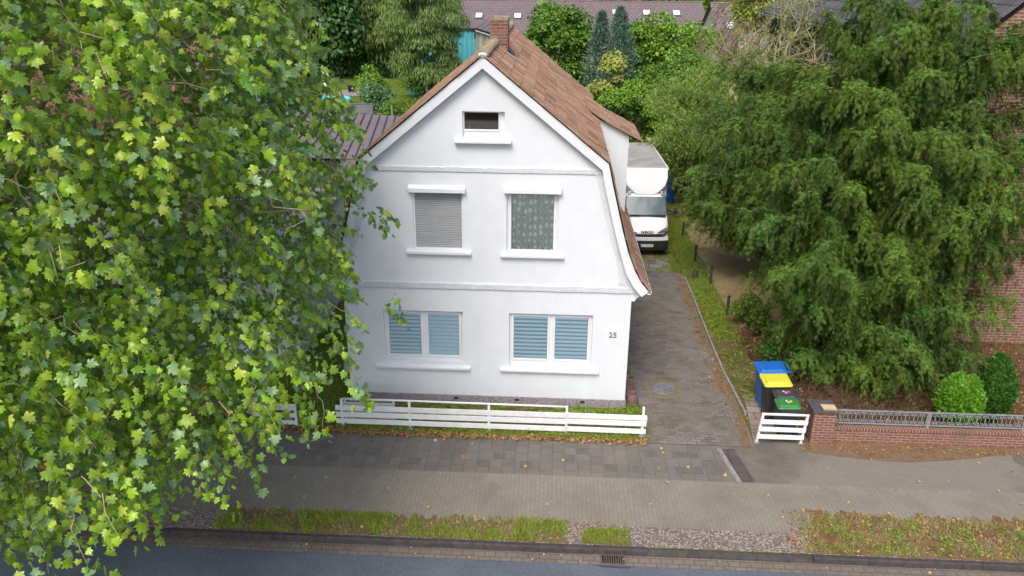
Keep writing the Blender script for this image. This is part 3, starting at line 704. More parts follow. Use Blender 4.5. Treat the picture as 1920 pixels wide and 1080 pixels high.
# brown metal roofed outbuilding
MROOF = M('plum brown metal roofing', (.175, .135, .135, 1), (.14, .11, .11, 1), 1.5, .5)
ob = thing('outbuilding', 'long low outbuilding with plum brown standing seam metal roof left of the house', 'outbuilding', (-9, 23, 0))
A = [(-17, 19, 2.0), (-5.2, 19, 1.65), (-6.1, 26.2, 2.42), (-17, 26.6, 3.0)]
mb = MB(); mb.add([(-16.8, 19.2, 0), (-5.4, 19.2, 0), (-6.3, 26, 0), (-16.8, 26, 0), (-16.8, 19.2, 1.98), (-5.4, 19.2, 1.62), (-6.3, 26, 2.36), (-16.8, 26, 2.9)], [(0, 1, 5, 4), (1, 2, 6, 5), (2, 3, 7, 6), (3, 0, 4, 7)])
mb.build('wall', M('weathered dark wood', (1, 1, 1, 1)), ob)
mb = MB(); mb.add(A+[(x, y, z-.06) for x, y, z in A], [(0, 1, 2, 3), (7, 6, 5, 4), (0, 4, 5, 1), (1, 5, 6, 2), (2, 6, 7, 3), (3, 7, 4, 0)])
rf = mb.build('roof', MROOF, ob)
mb = MB()
for k in range(26):
    u = (k+.5)/26; lo = Vector(A[0]).lerp(Vector(A[1]), u); hi = Vector(A[3]).lerp(Vector(A[2]), u)
    mb.beam(lo+Vector((0, 0, .02)), hi+Vector((0, 0, .02)), .05, .05)
mb.build('seams', M('dark seam', (.06, .04, .05, 1), (.05, .035, .04, 1), 2, .6), rf)
#==BACKGROUND==
PT = BRICK('far plum tiles', (.165, .125, .13, 1), (.20, .157, .158, 1), (.085, .065, .07, 1), .42, .40, .05, rough=.8, bump=.6, bdist=.04)
def long_house(name, label, x0, x1, y0, y1, ze, zr, sky_, rot=0):
    th = thing(name, label, 'building', ((x0+x1)/2, (y0+y1)/2, 0)); ym = (y0+y1)/2
    mb = MB(); mb.prism([(y0, 0), (y1, 0), (y1, ze), (ym, zr-.1), (y0, ze)], 'x', x0, x1); mb.build('wall', M('pale far wall', (.42, .38, .33, 1), (.35, .32, .28, 1), 1, .9), th)
    k = .5; sl = (zr-ze)/(ym-y0)
    mb = MB(); mb.add([(x0-.3, y0-k, ze-k*sl), (x1+.3, y0-k, ze-k*sl), (x1+.3, ym, zr), (x0-.3, ym, zr), (x1+.3, y1+k, ze-k*sl), (x0-.3, y1+k, ze-k*sl)], [(0, 1, 2, 3), (3, 2, 4, 5)])
    rf = mb.build('roof', PT, th, recalc=False)
    mb = MB(); mb.tube([(x0-.3, ym, zr), (x1+.3, ym, zr)], .12, 6); mb.build('ridge', M('plum ridge', (.15, .10, .12, 1)), rf)
    nrm = Vector((0, -sl, 1)).normalized(); up = Vector((0, 1, sl)).normalized()
    for sx, sy in sky_:
        c = Vector((sx, sy, ze+(sy-y0)*sl))
        def pl(u, v, h): return c+Vector((u, 0, 0))+up*v+nrm*h
        mb = MB(); vs = []
        for h in (0, .12):
            for u, v in ((-.45, -.65), (.45, -.65), (.45, .65), (-.45, .65)): vs.append(pl(u, v, h))
        mb.add(vs, [(4, 5, 6, 7), (0, 1, 5, 4), (1, 2, 6, 5), (2, 3, 7, 6), (3, 0, 4, 7)]); s_ = mb.build('skylight', M('skylight frame', (.10, .10, .11, 1)), rf, recalc=False)
        mb = MB(); mb.add([pl(-.36, -.56, .135), (pl(.36, -.56, .135)), pl(.36, .56, .135), pl(-.36, .56, .135)], [(0, 1, 2, 3)]); mb.build('pane', M('bright skylight pane', (.75, .78, .82, 1), (.70, .73, .77, 1), 1, .12, spec=.8), s_, recalc=False)
    return th
long_house('terrace_house', 'long terrace with plum tiled roof and a row of white skylights across the background', -9.6, 17.6, 71, 89, 3.0, 6.75,
           [(-7.2, 76.3), (-2.9, 76.3), (1.3, 76.3), (8.0, 77.3), (11.4, 77.3), (14.7, 77.3)])
long_house('terrace_house', 'second plum roofed terrace with small skylights behind the bare tree at the right', 16.2, 34, 56, 72, 3.0, 7.2,
           [(17.3, 60.4), (20.0, 60.4), (18.0, 57.5), (24, 60.4)])
# turquoise corrugated hall
th = thing('corrugated_hall', 'turquoise and cream corrugated hall behind the house ridge', 'building', (-6, 56, 0))
mb = MB(); n = 56; vs = []
for i in range(n+1):
    x = -11+5.7*i/n; o_ = .05 if (i//1) % 4 < 2 else 0; vs += [(x, 52-o_, 0), (x, 52-o_, 5.3)]
mb.add(vs, [(2*i, 2*i+2, 2*i+3, 2*i+1) for i in range(n)])
mb.build('wall', M('turquoise sheet', (.09, .40, .46, 1), (.07, .33, .39, 1), 1.2, .5), th, recalc=False)
mb = MB(); n = 36; vs = []
for i in range(n+1):
    u = i/n; x = -5.3+4.2*u; y = 52+4.5*u; o_ = .05 if i % 4 < 2 else 0; vs += [(x+o_, y-o_, 0), (x+o_, y-o_, 5.3-1.7*u)]
mb.add(vs, [(2*i, 2*i+2, 2*i+3, 2*i+1) for i in range(n)])
mb.build('wall', M('cream sheet', (.50, .48, .40, 1), (.44, .43, .36, 1), 1.2, .5), th, recalc=False)
mb = MB(); mb.beam((-11.2, 51.9, 5.36), (-5.25, 51.9, 5.38), .14, .16); mb.beam((-5.25, 51.85, 5.42), (-1.0, 56.4, 3.72), .16, .14); mb.beam((-5.28, 51.86, 5.3), (-5.28, 51.86, 4.7), .12, .12, up=(0, 1, 0))
mb.build('fascia', M('dark maroon fascia', (.035, .012, .02, 1)), th)
mb = MB(); mb.add([(-11.2, 51.9, 5.44), (-5.25, 51.9, 5.46), (-1.0, 56.4, 3.78), (-1.0, 62, 3.78), (-5.25, 64, 5.46), (-11.2, 64, 5.44)], [(0, 1, 4, 5), (1, 2, 3, 4)]); mb.build('roof', PT, th, recalc=False)
mb = MB(); mb.beam((-5.22, 51.8, 5.26), (-1.0, 56.3, 3.58), .05, .10); mb.build('trim', WPAINT, th)
# grey fence panels in the garden
pf = thing('slatted_fence', 'grey weathered slatted garden fence panels beyond the plum roofed outbuilding', 'fence', (-10.8, 32.8, 0))
mb = MB()
for x0, x1 in ((-12.9, -11.75), (-11.6, -9.95)):
    for k in range(9): mb.box(x0, x1, 32.78+.02*(k % 2), 32.81+.02*(k % 2), .38+k*.19, .55+k*.19)
    frame_mb(mb, x0-.03, x1+.03, .33, 2.12, .05, 32.75, 32.77)
mb.build('slats', M('grey weathered slats', (.20, .20, .21, 1), (.14, .14, .15, 1), 4, .9), pf)
for x in (-13, -11.67, -9.88):
    mb = MB(); mb.box(x-.05, x+.05, 32.74, 32.84, 0, 2.18); mb.build('post', M('weathered post', (.16, .14, .12, 1)), pf)
ps = thing('wooden_post', 'lone pale wooden post standing in the shrubs beside the slatted fence panels', 'post', (-8.7, 33, 0))
mb = MB(); mb.tube([(-8.7, 33, 0), (-8.68, 33, 1.0), (-8.7, 33, 2.0)], .06, 8); mb.build('shaft', M('pale post wood', (.30, .25, .18, 1)), ps)
# paddling pool
pool = thing('paddling_pool', 'round light blue paddling pool on the back lawn', 'pool', (-16.2, 46.6, 0))
mb = MB(); mb.lathe([(0, .3), (1.35, .3)], (-16.2, 46.6, 0), 36); mb.build('water_surface', M('pool water', (.14, .45, .55, 1), (.16, .48, .58, 1), 1, .08), pool)
mb = MB(); mb.lathe([(1.3, .0), (1.45, .02), (1.5, .2), (1.46, .36), (1.38, .40), (1.34, .37), (1.3, .3), (1.3, 0)], (-16.2, 46.6, 0), 36); mb.build('rim', M('turquoise pool vinyl', (.10, .48, .60, 1), (.12, .52, .64, 1), 2, .35), pool, smooth=True)
# garden chair, tub, ball, sail
gc = thing('garden_chair', 'black and yellow garden chair with pale frame at the far end of the lawn', 'chair', (-15.25, 52.9, 0))
mb = MB()
for x in (-15.55, -14.95):
    mb.tube([(x, 52.6, 0), (x, 52.6, .65), (x, 53.2, .65)], .025, 6); mb.tube([(x, 53.2, 0), (x, 53.25, 1.1)], .025, 6)
mb.tube([(-15.55, 53.25, 1.1), (-14.95, 53.25, 1.1)], .03, 6); mb.build('frame', WPAINT, gc)
mb = MB(); mb.box(-15.53, -14.97, 52.62, 53.15, .40, .46); mb.build('seat', M('yellow seat pad', (.55, .40, .04, 1)), gc, bevel=.01)
mb = MB(); mb.box(-15.53, -14.97, 53.16, 53.2, .48, 1.05); mb.build('backrest', BLACKP, gc, bevel=.01)
tb = MB(); tb.lathe([(0, 0), (.26, 0), (.33, .55), (.36, .57), (.34, .6), (.3, .57), (.25, .05), (0, .05)], (-16.15, 52.7, 0), 20)
props(tb.build('plastic_tub', M('dark purple plastic', (.035, .02, .05, 1)), smooth=True), 'dark purple round tub beside the garden chair', 'tub')
tb = MB()
tb.lathe([(.13*sin(a), .13-.13*cos(a)) for a in np.linspace(0, pi, 9)], (-14.6, 52.3, 0), 14)
props(tb.build('ball', WPAINT, smooth=True), 'small white ball lying on the lawn edge', 'ball')
sl_ = thing('beach_flag', 'pale blue and black printed sail on a pole beside the far terrace', 'flag', (-18.2, 51.2, 0))
mb = MB(); mb.tube([(-18.2, 51.2, 0), (-18.2, 51.2, 2.2), (-18.1, 51.2, 2.5)], .02, 6); mb.build('pole', BLACKP, sl_)
mb = MB(); mb.prism([(-18.15, 2.45), (-17.95, 2.1), (-17.6, 1.6), (-17.75, 1.0), (-18.0, .6), (-18.15, .9)], 'y', 51.17, 51.2); mb.build('cloth', M('pale blue cloth', (.55, .72, .75, 1)), sl_)
mb = MB(); mb.lathe([(0, 0), (.16, 0)], (0, 0, 0), 14); mb.v = [(x-17.86, 51.165, y+1.5) for x, y, z in mb.v]; mb.build('emblem', BLACKP, sl_)
# shed with beige roof and red brown fence behind the truck
rs = thing('garden_shed', 'low red brown timber shed with flat sandy felt roof behind the truck', 'shed', (8.3, 21.5, 0))
mb = MB(); mb.box(6.75, 11, 20, 25.6, 0, 1.62)
for k in range(16): mb.box(6.78+k*.28, 6.80+k*.28, 19.98, 20, 0, 1.62)
mb.build('wall', M('red brown timber', (.20, .065, .045, 1), (.13, .04, .03, 1), 4, .8), rs)
mb = MB(); mb.add([(6.55, 19.8, 1.64), (11.2, 19.8, 1.64), (11.2, 26, 1.55), (6.4, 26, 1.5), (6.55, 19.8, 1.74), (11.2, 19.8, 1.74), (11.2, 26, 1.66), (6.4, 26, 1.6)], [(3, 2, 1, 0), (4, 5, 6, 7), (0, 1, 5, 4), (1, 2, 6, 5), (2, 3, 7, 6), (3, 0, 4, 7)])
mb.build('roof', M('sandy roofing felt', (.40, .33, .20, 1), (.28, .23, .14, 1), 1.3, .95, .5, 20), rs)
#==STREET OBJECTS==
def post_mb(x, y, z0, z1, w=.045):
    mb = MB(); mb.box(x-w/2, x+w/2, y-w/2, y+w/2, z0, z1); return mb
FY = -1.22
ff = thing('picket_fence', 'long low white fence of three wide boards along the front garden of the white house', 'fence', (.2, FY, 0))
for x in (-3.22, -1.66, .15, 1.91, 3.62):
    post_mb(x, FY, -.02, .72 if x < 3 else .76, .055).build('post', FENCEW, ff, bevel=.006)
    mb = MB(); mb.prism([(x-.09, -.03), (x+.09, -.03), (x+.06, .05), (x-.06, .05)], 'y', FY-.07, FY+.07); mb.build('post_footing', CONC, ff, bevel=.015)
r = random.Random(4)
for zc in (.515, .345, .16):
    for x0, x1 in ((-3.36, 1.905), (1.909, 3.70)):
        j = r.uniform(-.012, .012); k = r.uniform(-.012, .012)
        mb = MB(); mb.add([(x0, FY-.055, zc-.062+j), (x1, FY-.055, zc-.062+k), (x1, FY-.03, zc-.062+k), (x0, FY-.03, zc-.062+j), (x0, FY-.055, zc+.062+j), (x1, FY-.055, zc+.062+k), (x1, FY-.03, zc+.062+k), (x0, FY-.03, zc+.062+j)],
            [(0, 3, 2, 1), (4, 5, 6, 7), (0, 1, 5, 4), (1, 2, 6, 5), (2, 3, 7, 6), (3, 0, 4, 7)]); mb.build('board', FENCEW, ff, bevel=.005)
mb = MB(); mb.tube([(-3.22, FY, .715), (-1.66, FY, .72), (.15, FY, .71), (1.93, FY, .70)], .024, 10); mb.build('top_rail', FENCEW, ff, smooth=True)
# white painted low edging behind the fence, and folded gate
ed = MB(); x = -3.3
while x < 3.4: ed.box(x, x+.46, -.62, -.56, -.02, .13+r.uniform(-.01, .01)); x += .475
props(ed.build('garden_edging', M('pale painted kerbing', (.62, .60, .57, 1), (.42, .39, .35, 1), 9, .9), bevel=.006), 'low pale painted edging stones behind the long white fence', 'edging')
def gate(th, x0, x1, y, zs, top, tilt=0, posts=True):
    for px in (x0+.03, x1-.03):
        mb = MB(); mb.beam((px-tilt, y, .0), (px+tilt, y, top), .05, .05, up=(0, 1, 0)); mb.build('post', FENCEW, th, bevel=.005)
        mb = MB(); mb.box(px-tilt-.06, px-tilt+.06, y-.05, y+.05, -.02, .03); mb.build('post_footing', CONC, th)
    for z in zs:
        u = tilt*(2*z/top-1); mb = MB(); mb.box(x0+u, x1+u, y-.05, y-.027, z-.055, z+.055); mb.build('board', FENCEW, th, bevel=.004)
    mb = MB(); mb.tube([(x0+tilt, y, top), (x1+tilt, y, top)], .03, 8); mb.build('top_rail', FENCEW, th, smooth=True)
g1 = thing('fence_section', 'short white fence section of boards in front of the wheelie bins', 'fence', (6.7, -1.3, 0)); gate(g1, 6.17, 7.20, -1.30, (.56, .37, .18), .73, .035)
g2 = thing('fence_section', 'white board gate at the pavement just left of the long white fence', 'gate', (-4.8, -1.3, 0)); gate(g2, -5.30, -4.25, -1.30, (.50, .31, .12), .55, .0)
g3 = thing('fence_section', 'white gate leaf standing open behind the left end of the long white fence', 'gate', (-2.9, -.95, 0)); gate(g3, -3.25, -2.05, -.95, (.45, .27, .12), .56, .0)
# brick pillar + low wall + railing
RB2 = BRICK('red boundary brick', (.165, .062, .048, 1), (.23, .092, .07, 1), (.28, .23, .185, 1), .20, .066, .011, rough=.9, bump=.6, stain=(.17, .10, .08, 1), sscale=2.0)
SOLD = BRICK('soldier course', (.155, .058, .045, 1), (.215, .085, .065, 1), (.28, .23, .185, 1), .07, .24, .012, offset=0, rough=.9, bump=.6, stain=(.11, .09, .05, 1), sscale=2)
pl = thing('brick_pillar', 'square red brick gate pillar with dark slate cap', 'pillar', (7.6, -1.0, 0))
mb = MB(); mb.box(7.35, 7.84, -1.28, -.80, -.02, .80); mb.build('shaft', RB2, pl, bevel=.006)
mb = MB(); mb.box(7.31, 7.88, -1.32, -.76, .80, .845); mb.build('cap', SLATE, pl, bevel=.008)
mb = MB(); r = random.Random(6)
for k in range(5):
    j = r.uniform(-.015, .015); mb.box(7.53+j, 7.83+j, -1.27+j, -1.06+j, .846+k*.011, .855+k*.011)
o = mb.build('paper_stack', M('folded cardboard', (.55, .42, .27, 1), (.48, .36, .22, 1), 6, .9)); props(o, 'flat folded tan cardboard lying on the brick pillar', 'cardboard')
lw = thing('garden_wall', 'low red brick boundary wall with scrolled iron railing right of the pillar', 'wall', (12, -1.1, 0))
mb = MB(); mb.box(7.86, 24, -1.16, -.92, -.02, .30); mb.build('brickwork', RB2, lw)
mb = MB(); mb.box(7.855, 24, -1.175, -.90, .301, .37); mb.build('coping', SOLD, lw, bevel=.005)
def scroll(mb, cx, cz, h, y):
    """mirrored S scrolls"""
    for sx in (-1, 1):
        for sz in (-1, 1):
            pts = []
            for k in range(15):
                a = k/14; th_ = a*2.0*pi; rr = .036*(1-a*.62)
                pts.append((cx+sx*(.038-rr*cos(th_)), y, cz+sz*(h*.27+rr*sin(th_))))
            pts = [(cx+sx*.004, y, cz)]+pts; mb.tube(pts, .0055, 4, cap=False)
    mb.tube([(cx, y, cz-.03), (cx, y, cz+.03)], .012, 5)
x = 7.88; rl_y = -1.03
while x < 23:
    x1 = x+2.04; rail = thing('railing_panel', 'x', 'railing', (0, 0, 0)) if False else None
    mb = MB(); z0, z1 = .42, .745
    mb.box(x, x1, rl_y-.015, rl_y+.015, z1-.012, z1+.012); mb.box(x, x1, rl_y-.015, rl_y+.015, z0-.012, z0+.012)
    mb.box(x, x+.022, rl_y-.012, rl_y+.012, z0, z1); mb.box(x1-.022, x1, rl_y-.012, rl_y+.012, z0, z1)
    n = 11
    for k in range(n):
        cx = x+.03+(x1-x-.06)*(k+.5)/n; scroll(mb, cx, (z0+z1)/2, z1-z0, rl_y)
        if k: xb = x+.03+(x1-x-.06)*k/n; mb.box(xb-.004, xb+.004, rl_y-.004, rl_y+.004, z0+.012, z1-.012)
    mb.build('railing_panel', GALV, lw)
    mb = MB(); mb.box(x1+.008, x1+.043, rl_y-.018, rl_y+.018, .371, z1+.02); mb.box(x1-.01, x1+.06, rl_y-.03, rl_y+.03, .371, .385); mb.build('railing_post', GALV, lw)
    x = x1+.05
# left boundary wall with black posts
lw2 = thing('garden_wall', 'low red brick wall with black iron posts behind the plane tree branches', 'wall', (-10, -1, 0))
mb = MB(); mb.box(-24, -5.42, -1.02, -.80, -.02, .26); mb.build('brickwork', RB2, lw2)
mb = MB(); mb.box(-24, -5.41, -1.035, -.785, .261, .33); mb.build('coping', SOLD, lw2, bevel=.005)
x = -5.62
while x > -20:
    mb = MB(); mb.box(x-.05, x+.05, -.96, -.86, .33, .98); mb.build('post', BLACKP, lw2); x -= 2.1
mb = MB(); mb.tube([(-22, -.91, .42), (-5.4, -.91, .42)], .014, 6); mb.tube([(-22, -.91, .9), (-5.6, -.91, .9)], .014, 6); mb.build('rail', BLACKP, lw2)

# wheelie bins -------------------------------------------------------
def bin_(label, x, y, w, d, h, body, lid, stickers=None, rz=0):
    """w along y (width), d along x (depth); lid hinge on +x side"""
    t_ = thing('wheelie_bin', label, 'wheelie bin', (x, y, 0), 'wheelie bins behind the short fence')
    mb = MB(); n = 8
    def ring(z, dx, dy, cx=0):
        r_ = .05; pts = []
        for sx, sy, a0 in ((1, 1, 0), (-1, 1, pi/2), (-1, -1, pi), (1, -1, 3*pi/2)):
            for k in range(3):
                a = a0+k*pi/4; pts.append((x+cx+sx*(dx-r_)+r_*cos(a), y+sy*(dy-r_)+r_*sin(a), z))
        return pts
    rings = [ring(.03, d*.36, w*.40, .02), ring(.06, d*.38, w*.42, .02), ring(h*.86, d*.47, w*.48, 0), ring(h*.865, d*.50, w*.51, 0), ring(h*.91, d*.50, w*.51, 0), ring(h*.91, d*.46, w*.47, 0), ring(h*.5, d*.40, w*.43, 0)]
    vs = sum(rings, []); m = 12
    fs = [(i*m+j, i*m+(j+1) % m, (i+1)*m+(j+1) % m, (i+1)*m+j) for i in range(len(rings)-1) for j in range(m)]+[tuple(range(m))[::-1], tuple((len(rings)-1)*m+j for j in range(m))]
    mb.add(vs, fs); mb.build('body', body, t_, bevel=.006)
    # lid: domed shallow tray sloping towards the front (-x)
    mb = MB(); rings = []
    def lr(dx, dy, z, tilt=.05): return [(px, py, pz+(px-x)*tilt) for px, py, pz in ring(z, dx, dy, -.01)]
    rr = [lr(d*.55, w*.54, h*.905), lr(d*.56, w*.55, h*.93), lr(d*.53, w*.52, h*.955), lr(d*.44, w*.43, h*.957), lr(d*.42, w*.41, h*.985), lr(d*.36, w*.35, h*.993)]
    vs = sum(rr, []); fs = [(i*m+j, i*m+(j+1) % m, (i+1)*m+(j+1) % m, (i+1)*m+j) for i in range(len(rr)-1) for j in range(m)]+[tuple(range(m))[::-1], tuple((len(rr)-1)*m+j for j in range(m))]
    mb.add(vs, fs); ld = mb.build('lid', lid, t_, bevel=.006)
    mb = MB(); hx = x+d*.56
    mb.tube([(hx-.02, y-w*.42, h*.95), (hx+.07, y-w*.42, h*.94), (hx+.07, y+w*.42, h*.94), (hx-.02, y+w*.42, h*.95)], .014, 7); mb.build('handle', body, t_, smooth=True)
    for s in (-1, 1):
        mb = MB(); mb.lathe([(0, -.025), (.07, -.025), (.10, -.02), (.10, .02), (.07, .025), (0, .025)], (0, 0, 0), 16)
        mb.v = [(vx+x+d*.40, vz+y+s*w*.42, vy+.10) for vx, vy, vz in mb.v]; mb.build('wheel', BLACKP, t_)
    if stickers:
        for (sx, sy, a, b, c) in stickers:
            mb = MB(); zz = h*.993+.004; mb.add([(x+sx-a, y+sy-b, zz+(sx-a)*.05), (x+sx+a, y+sy-b, zz+(sx+a)*.05), (x+sx+a, y+sy+b, zz+(sx+a)*.05), (x+sx-a, y+sy+b, zz+(sx-a)*.05)], [(0, 1, 2, 3)])
            mb.build('sticker', c, ld, recalc=False)
    return t_
BLUEP = M('blue bin plastic', (.012, .11, .42, 1), (.016, .13, .47, 1), 3, .38)
YELP = M('yellow bin lid plastic', (.62, .60, .04, 1), (.55, .54, .05, 1), 4, .45)
GREYP = M('dark grey bin plastic', (.035, .042, .05, 1), (.045, .053, .06, 1), 4, .45)
GRNP = M('green bin lid plastic', (.035, .17, .045, 1), (.045, .20, .055, 1), 4, .42)
STW = M('white sticker', (.8, .8, .8, 1)); STR = M('red sticker', (.65, .10, .07, 1)); STY = M('yellow sticker', (.75, .65, .06, 1))
bin_('blue wheelie bin standing at the back of the group', 6.80, .46, .58, .62, 1.06, BLUEP, BLUEP)
bin_('black wheelie bin with a bright yellow lid', 6.78, -.14, .55, .58, 1.04, M('black bin plastic', (.022, .02, .022, 1), (.03, .028, .03, 1), 4, .45), YELP)
bin_('small dark grey wheelie bin with red sticker on its dark lid', 6.88, -.62, .42, .46, .92, GREYP, GREYP, [(.04, .02, .05, .035, STR), (-.04, .05, .02, .02, STW), (-.01, -.03, .025, .012, STW)])
bin_('small dark grey wheelie bin with green lid nearest the fence', 6.84, -1.0, .42, .46, .90, GREYP, GRNP, [(.05, .0, .03, .035, STY), (-.03, .05, .018, .018, STW), (-.03, .0, .018, .018, STW), (-.01, -.05, .018, .018, STW)])
sheet('bin_pad', [(6.12, -1.25), (6.35, -1.28), (7.3, -1.0), (7.3, .9), (6.35, .9)], .012, BRICK('bin slabs', (.22, .19, .17, 1), (.28, .25, .22, 1), (.12, .09, .06, 1), .4, .3, .015, stain=(.15, .10, .06, 1), sscale=2))
# planter stones by the house
PK = M('pink brown cast planter', (.24, .13, .115, 1), (.17, .095, .085, 1), 9, .9, .4)
def planter(x, y, label, z=0):
    mb = MB(); pr = [(.13, 0), (.145, .01), (.145, .24), (.135, .25), (.11, .25), (.105, .24), (.105, .05)]
    mb.lathe(pr, (x, y, z), 20, radians(35), radians(325)); mb.lathe([(0, .03), (.11, .03)], (x, y, z), 20)
    o = mb.build('planter', PK); props(o, label, 'planter', 'pink brown half ring planters by the house corner')
planter(3.52, .30, 'half ring pink brown planter nearest the fence'); planter(3.52, .72, 'half ring pink brown planter lying low between the other two', -.08); planter(3.52, 1.16, 'half ring pink brown planter farthest from the fence')
# manhole in the driveway
mh = thing('manhole_cover', 'round iron manhole cover in a concrete ring set in the driveway', 'manhole cover', (4.38, 1.05, 0))
mb = MB(); mb.lathe([(.30, .005), (.30, .018), (.46, .014), (.47, .005)], (4.38, 1.05, 0), 40); mb.build('ring', M('brown stained concrete', (.20, .155, .10, 1), (.13, .10, .07, 1), 9, .9, .5), mh)
mb = MB(); mb.lathe([(0, .018), (.275, .018), (.29, .022), (.30, .012)], (4.38, 1.05, 0), 40)
for k in range(4):
    a = k*pi/2+.5; mb.box(4.38+.18*cos(a)-.014, 4.38+.18*cos(a)+.014, 1.05+.18*sin(a)-.014, 1.05+.18*sin(a)+.014, .0185, .024)
mb.build('lid', M('worn iron', (.26, .25, .27, 1), (.17, .16, .17, 1), 8, .5, .4, 60, metal=.3), mh)
# drain grate
dg_ = thing('drain_grate', 'cast iron slotted drain grate in the gutter', 'drain', (2.72, -5.22, 0))
mb = MB(); mb.box(2.52, 2.93, -5.335, -5.105, -.5, -.114); mb.build('pit', DARK, dg_)
mb = MB(); frame_mb(mb, 0, 1, 0, 1, .1, 0, 1); mb.v = []; mb.f = []; mb.mi = []
mb.box(2.505, 2.945, -5.35, -5.325, -.125, -.104); mb.box(2.505, 2.945, -5.115, -5.09, -.125, -.104); mb.box(2.505, 2.53, -5.325, -5.115, -.125, -.104); mb.box(2.92, 2.945, -5.325, -5.115, -.125, -.104)
for k in range(9): mb.box(2.562+k*.041, 2.580+k*.041, -5.325, -5.115, -.122, -.105)
mb.build('grate', M('rusty iron', (.13, .09, .075, 1), (.08, .06, .05, 1), 12, .7), dg_)
sheet('wet_patch', [(2.35, -5.37), (2.5, -5.42), (3.0, -5.43), (3.05, -5.38)], -.121, M('damp asphalt', (.04, .05, .065, 1), (.05, .06, .075, 1), 5, .5))
uc = MB(); uc.box(-.38, -.17, -2.37, -2.23, -.05, .008); uc.box(-.34, -.21, -2.33, -2.27, .008, .014)
props(uc.build('utility_cover', M('rusty cover', (.26, .17, .12, 1), (.16, .12, .09, 1), 14, .8, .5), bevel=.004), 'small rusty rectangular utility cover set in the pavement', 'cover')
# edging stones of the driveway
mb = MB(); pts = [(6.17, -.15), (6.12, .9), (6.06, 2.0), (6.05, 3.2), (6.06, 4.5), (6.07, 6.0), (6.08, 7.3), (6.07, 8.9)]
for (xa, ya), (xb, yb) in zip(pts, pts[1:]): mb.beam((xa, ya, .03), (xb, yb-.015, .03), .055, .13)
props(mb.build('edging_stone', CONC, bevel=.008), 'line of thin concrete edging stones along the right side of the driveway', 'edging')
# fence posts along driveway
for i, (x, y, h, lb) in enumerate(((6.93, 5.93, .62, 'dark green post nearest the yew, half overgrown with ivy'), (6.87, 8.5, .66, 'dark green post second from the yew beside bare soil'), (6.70, 10.7, .66, 'dark wooden post level with the front of the truck'), (6.68, 13.6, .62, 'dark post beside the mirror of the truck'))):
    mb = MB(); mb.lathe([(0, 0), (.045, 0), (.045, h-.03), (.052, h-.03), (.052, h), (0, h+.005)], (x, y, 0), 12)
    props(mb.build('fence_post', M('dark green post', (.02, .04, .028, 1), (.03, .05, .035, 1), 6, .6)), lb, 'post', 'posts along the edge of the driveway garden')
wr = MB()
for h in (.25, .5): wr.tube([(6.93, 5.93, h), (6.87, 8.5, h-.04), (6.70, 10.7, h), (6.68, 13.6, h)], .004, 4)
props(wr.build('wire', GALV), 'thin fence wire strung between the dark posts', 'wire')
mb = MB(); mb.lathe([(0, .30), (.06, .29), (.10, .24), (.12, .12), (.11, 0)], (6.43, 9.0, 0), 10); props(mb.build('stump', BARKD, smooth=True), 'small dark stump in the green strip beside the driveway', 'stump')
# blue barrel
bb = thing('barrel', 'blue plastic barrel standing behind the truck', 'barrel', (6.78, 18.9, 0))
mb = MB(); mb.lathe([(0, .0), (.26, 0), (.28, .04), (.28, .28), (.295, .30), (.295, .34), (.28, .36), (.28, .62), (.295, .64), (.295, .68), (.28, .70), (.27, .92), (.28, .94), (.28, .98), (.26, .98), (.25, .94), (0, .94)], (6.78, 18.9, 0), 26); mb.build('body', M('bright blue plastic', (.01, .16, .62, 1), (.012, .19, .68, 1), 3, .35), bb, smooth=True)
#==TRUCK==
tk = thing('box_truck', 'white box truck with a grimy roof parked in the driveway', 'truck', (0, 0, 0))
TW = M('white truck paint', (.78, .80, .82, 1), (.74, .76, .78, 1), 1.5, .3, spec=.6)
def smoothstep(a, b, x): t_ = min(1, max(0, (x-a)/(b-a))); return t_*t_*(3-2*t_)
# local coords: x centred, y from front bumper backwards
def cab():
    st = [(.00, .70, .80), (.02, .84, .80), (.06, .96, .80), (.15, 1.06, .81), (.35, 1.20, .82), (.60, 1.36, .82), (.66, 1.41, .82), (.80, 1.70, .81), (.98, 2.02, .78), (1.10, 2.09, .77), (1.5, 2.12, .77), (2.0, 2.12, .77)]
    mb = MB(); vs = []; m = 0
    for y, zt, w in st:
        pr = []; zb = .42; sh = max(zb+.2, min(zt-.10, 1.38)); wt = w if zt < 1.42 else w-.10*(zt-1.41)/.7
        fr = .10*(1-smoothstep(0, .35, y))      # narrower nose
        half = [(w-.02-fr, zb), (w-fr, zb+.10), (w-fr, (zb+sh)/2), (w-fr-.01, sh), (wt-fr-.03, zt-.06), (wt-fr-.10, zt-.012), (wt*.55, zt+.008), (0, zt+.018)]
        ring = half+[(-a, b) for a, b in half[-2::-1]]; m = len(ring)
        vs += [(a, y+ (a*a)*.16*(1-smoothstep(.2, .9, y)), b) for a, b in ring]
    mb.add(vs, [(i*m+j, i*m+j+1, i*m+m+j+1, i*m+m+j) for i in range(len(st)-1) for j in range(m-1)])
    n = len(st)-1; mb.add([vs[j] for j in range(m)], [tuple(range(m))]); mb.add([vs[n*m+j] for j in range(m)], [tuple(range(m))[::-1]])
    return mb
cb = cab().build('cab', TW, tk, smooth=True)
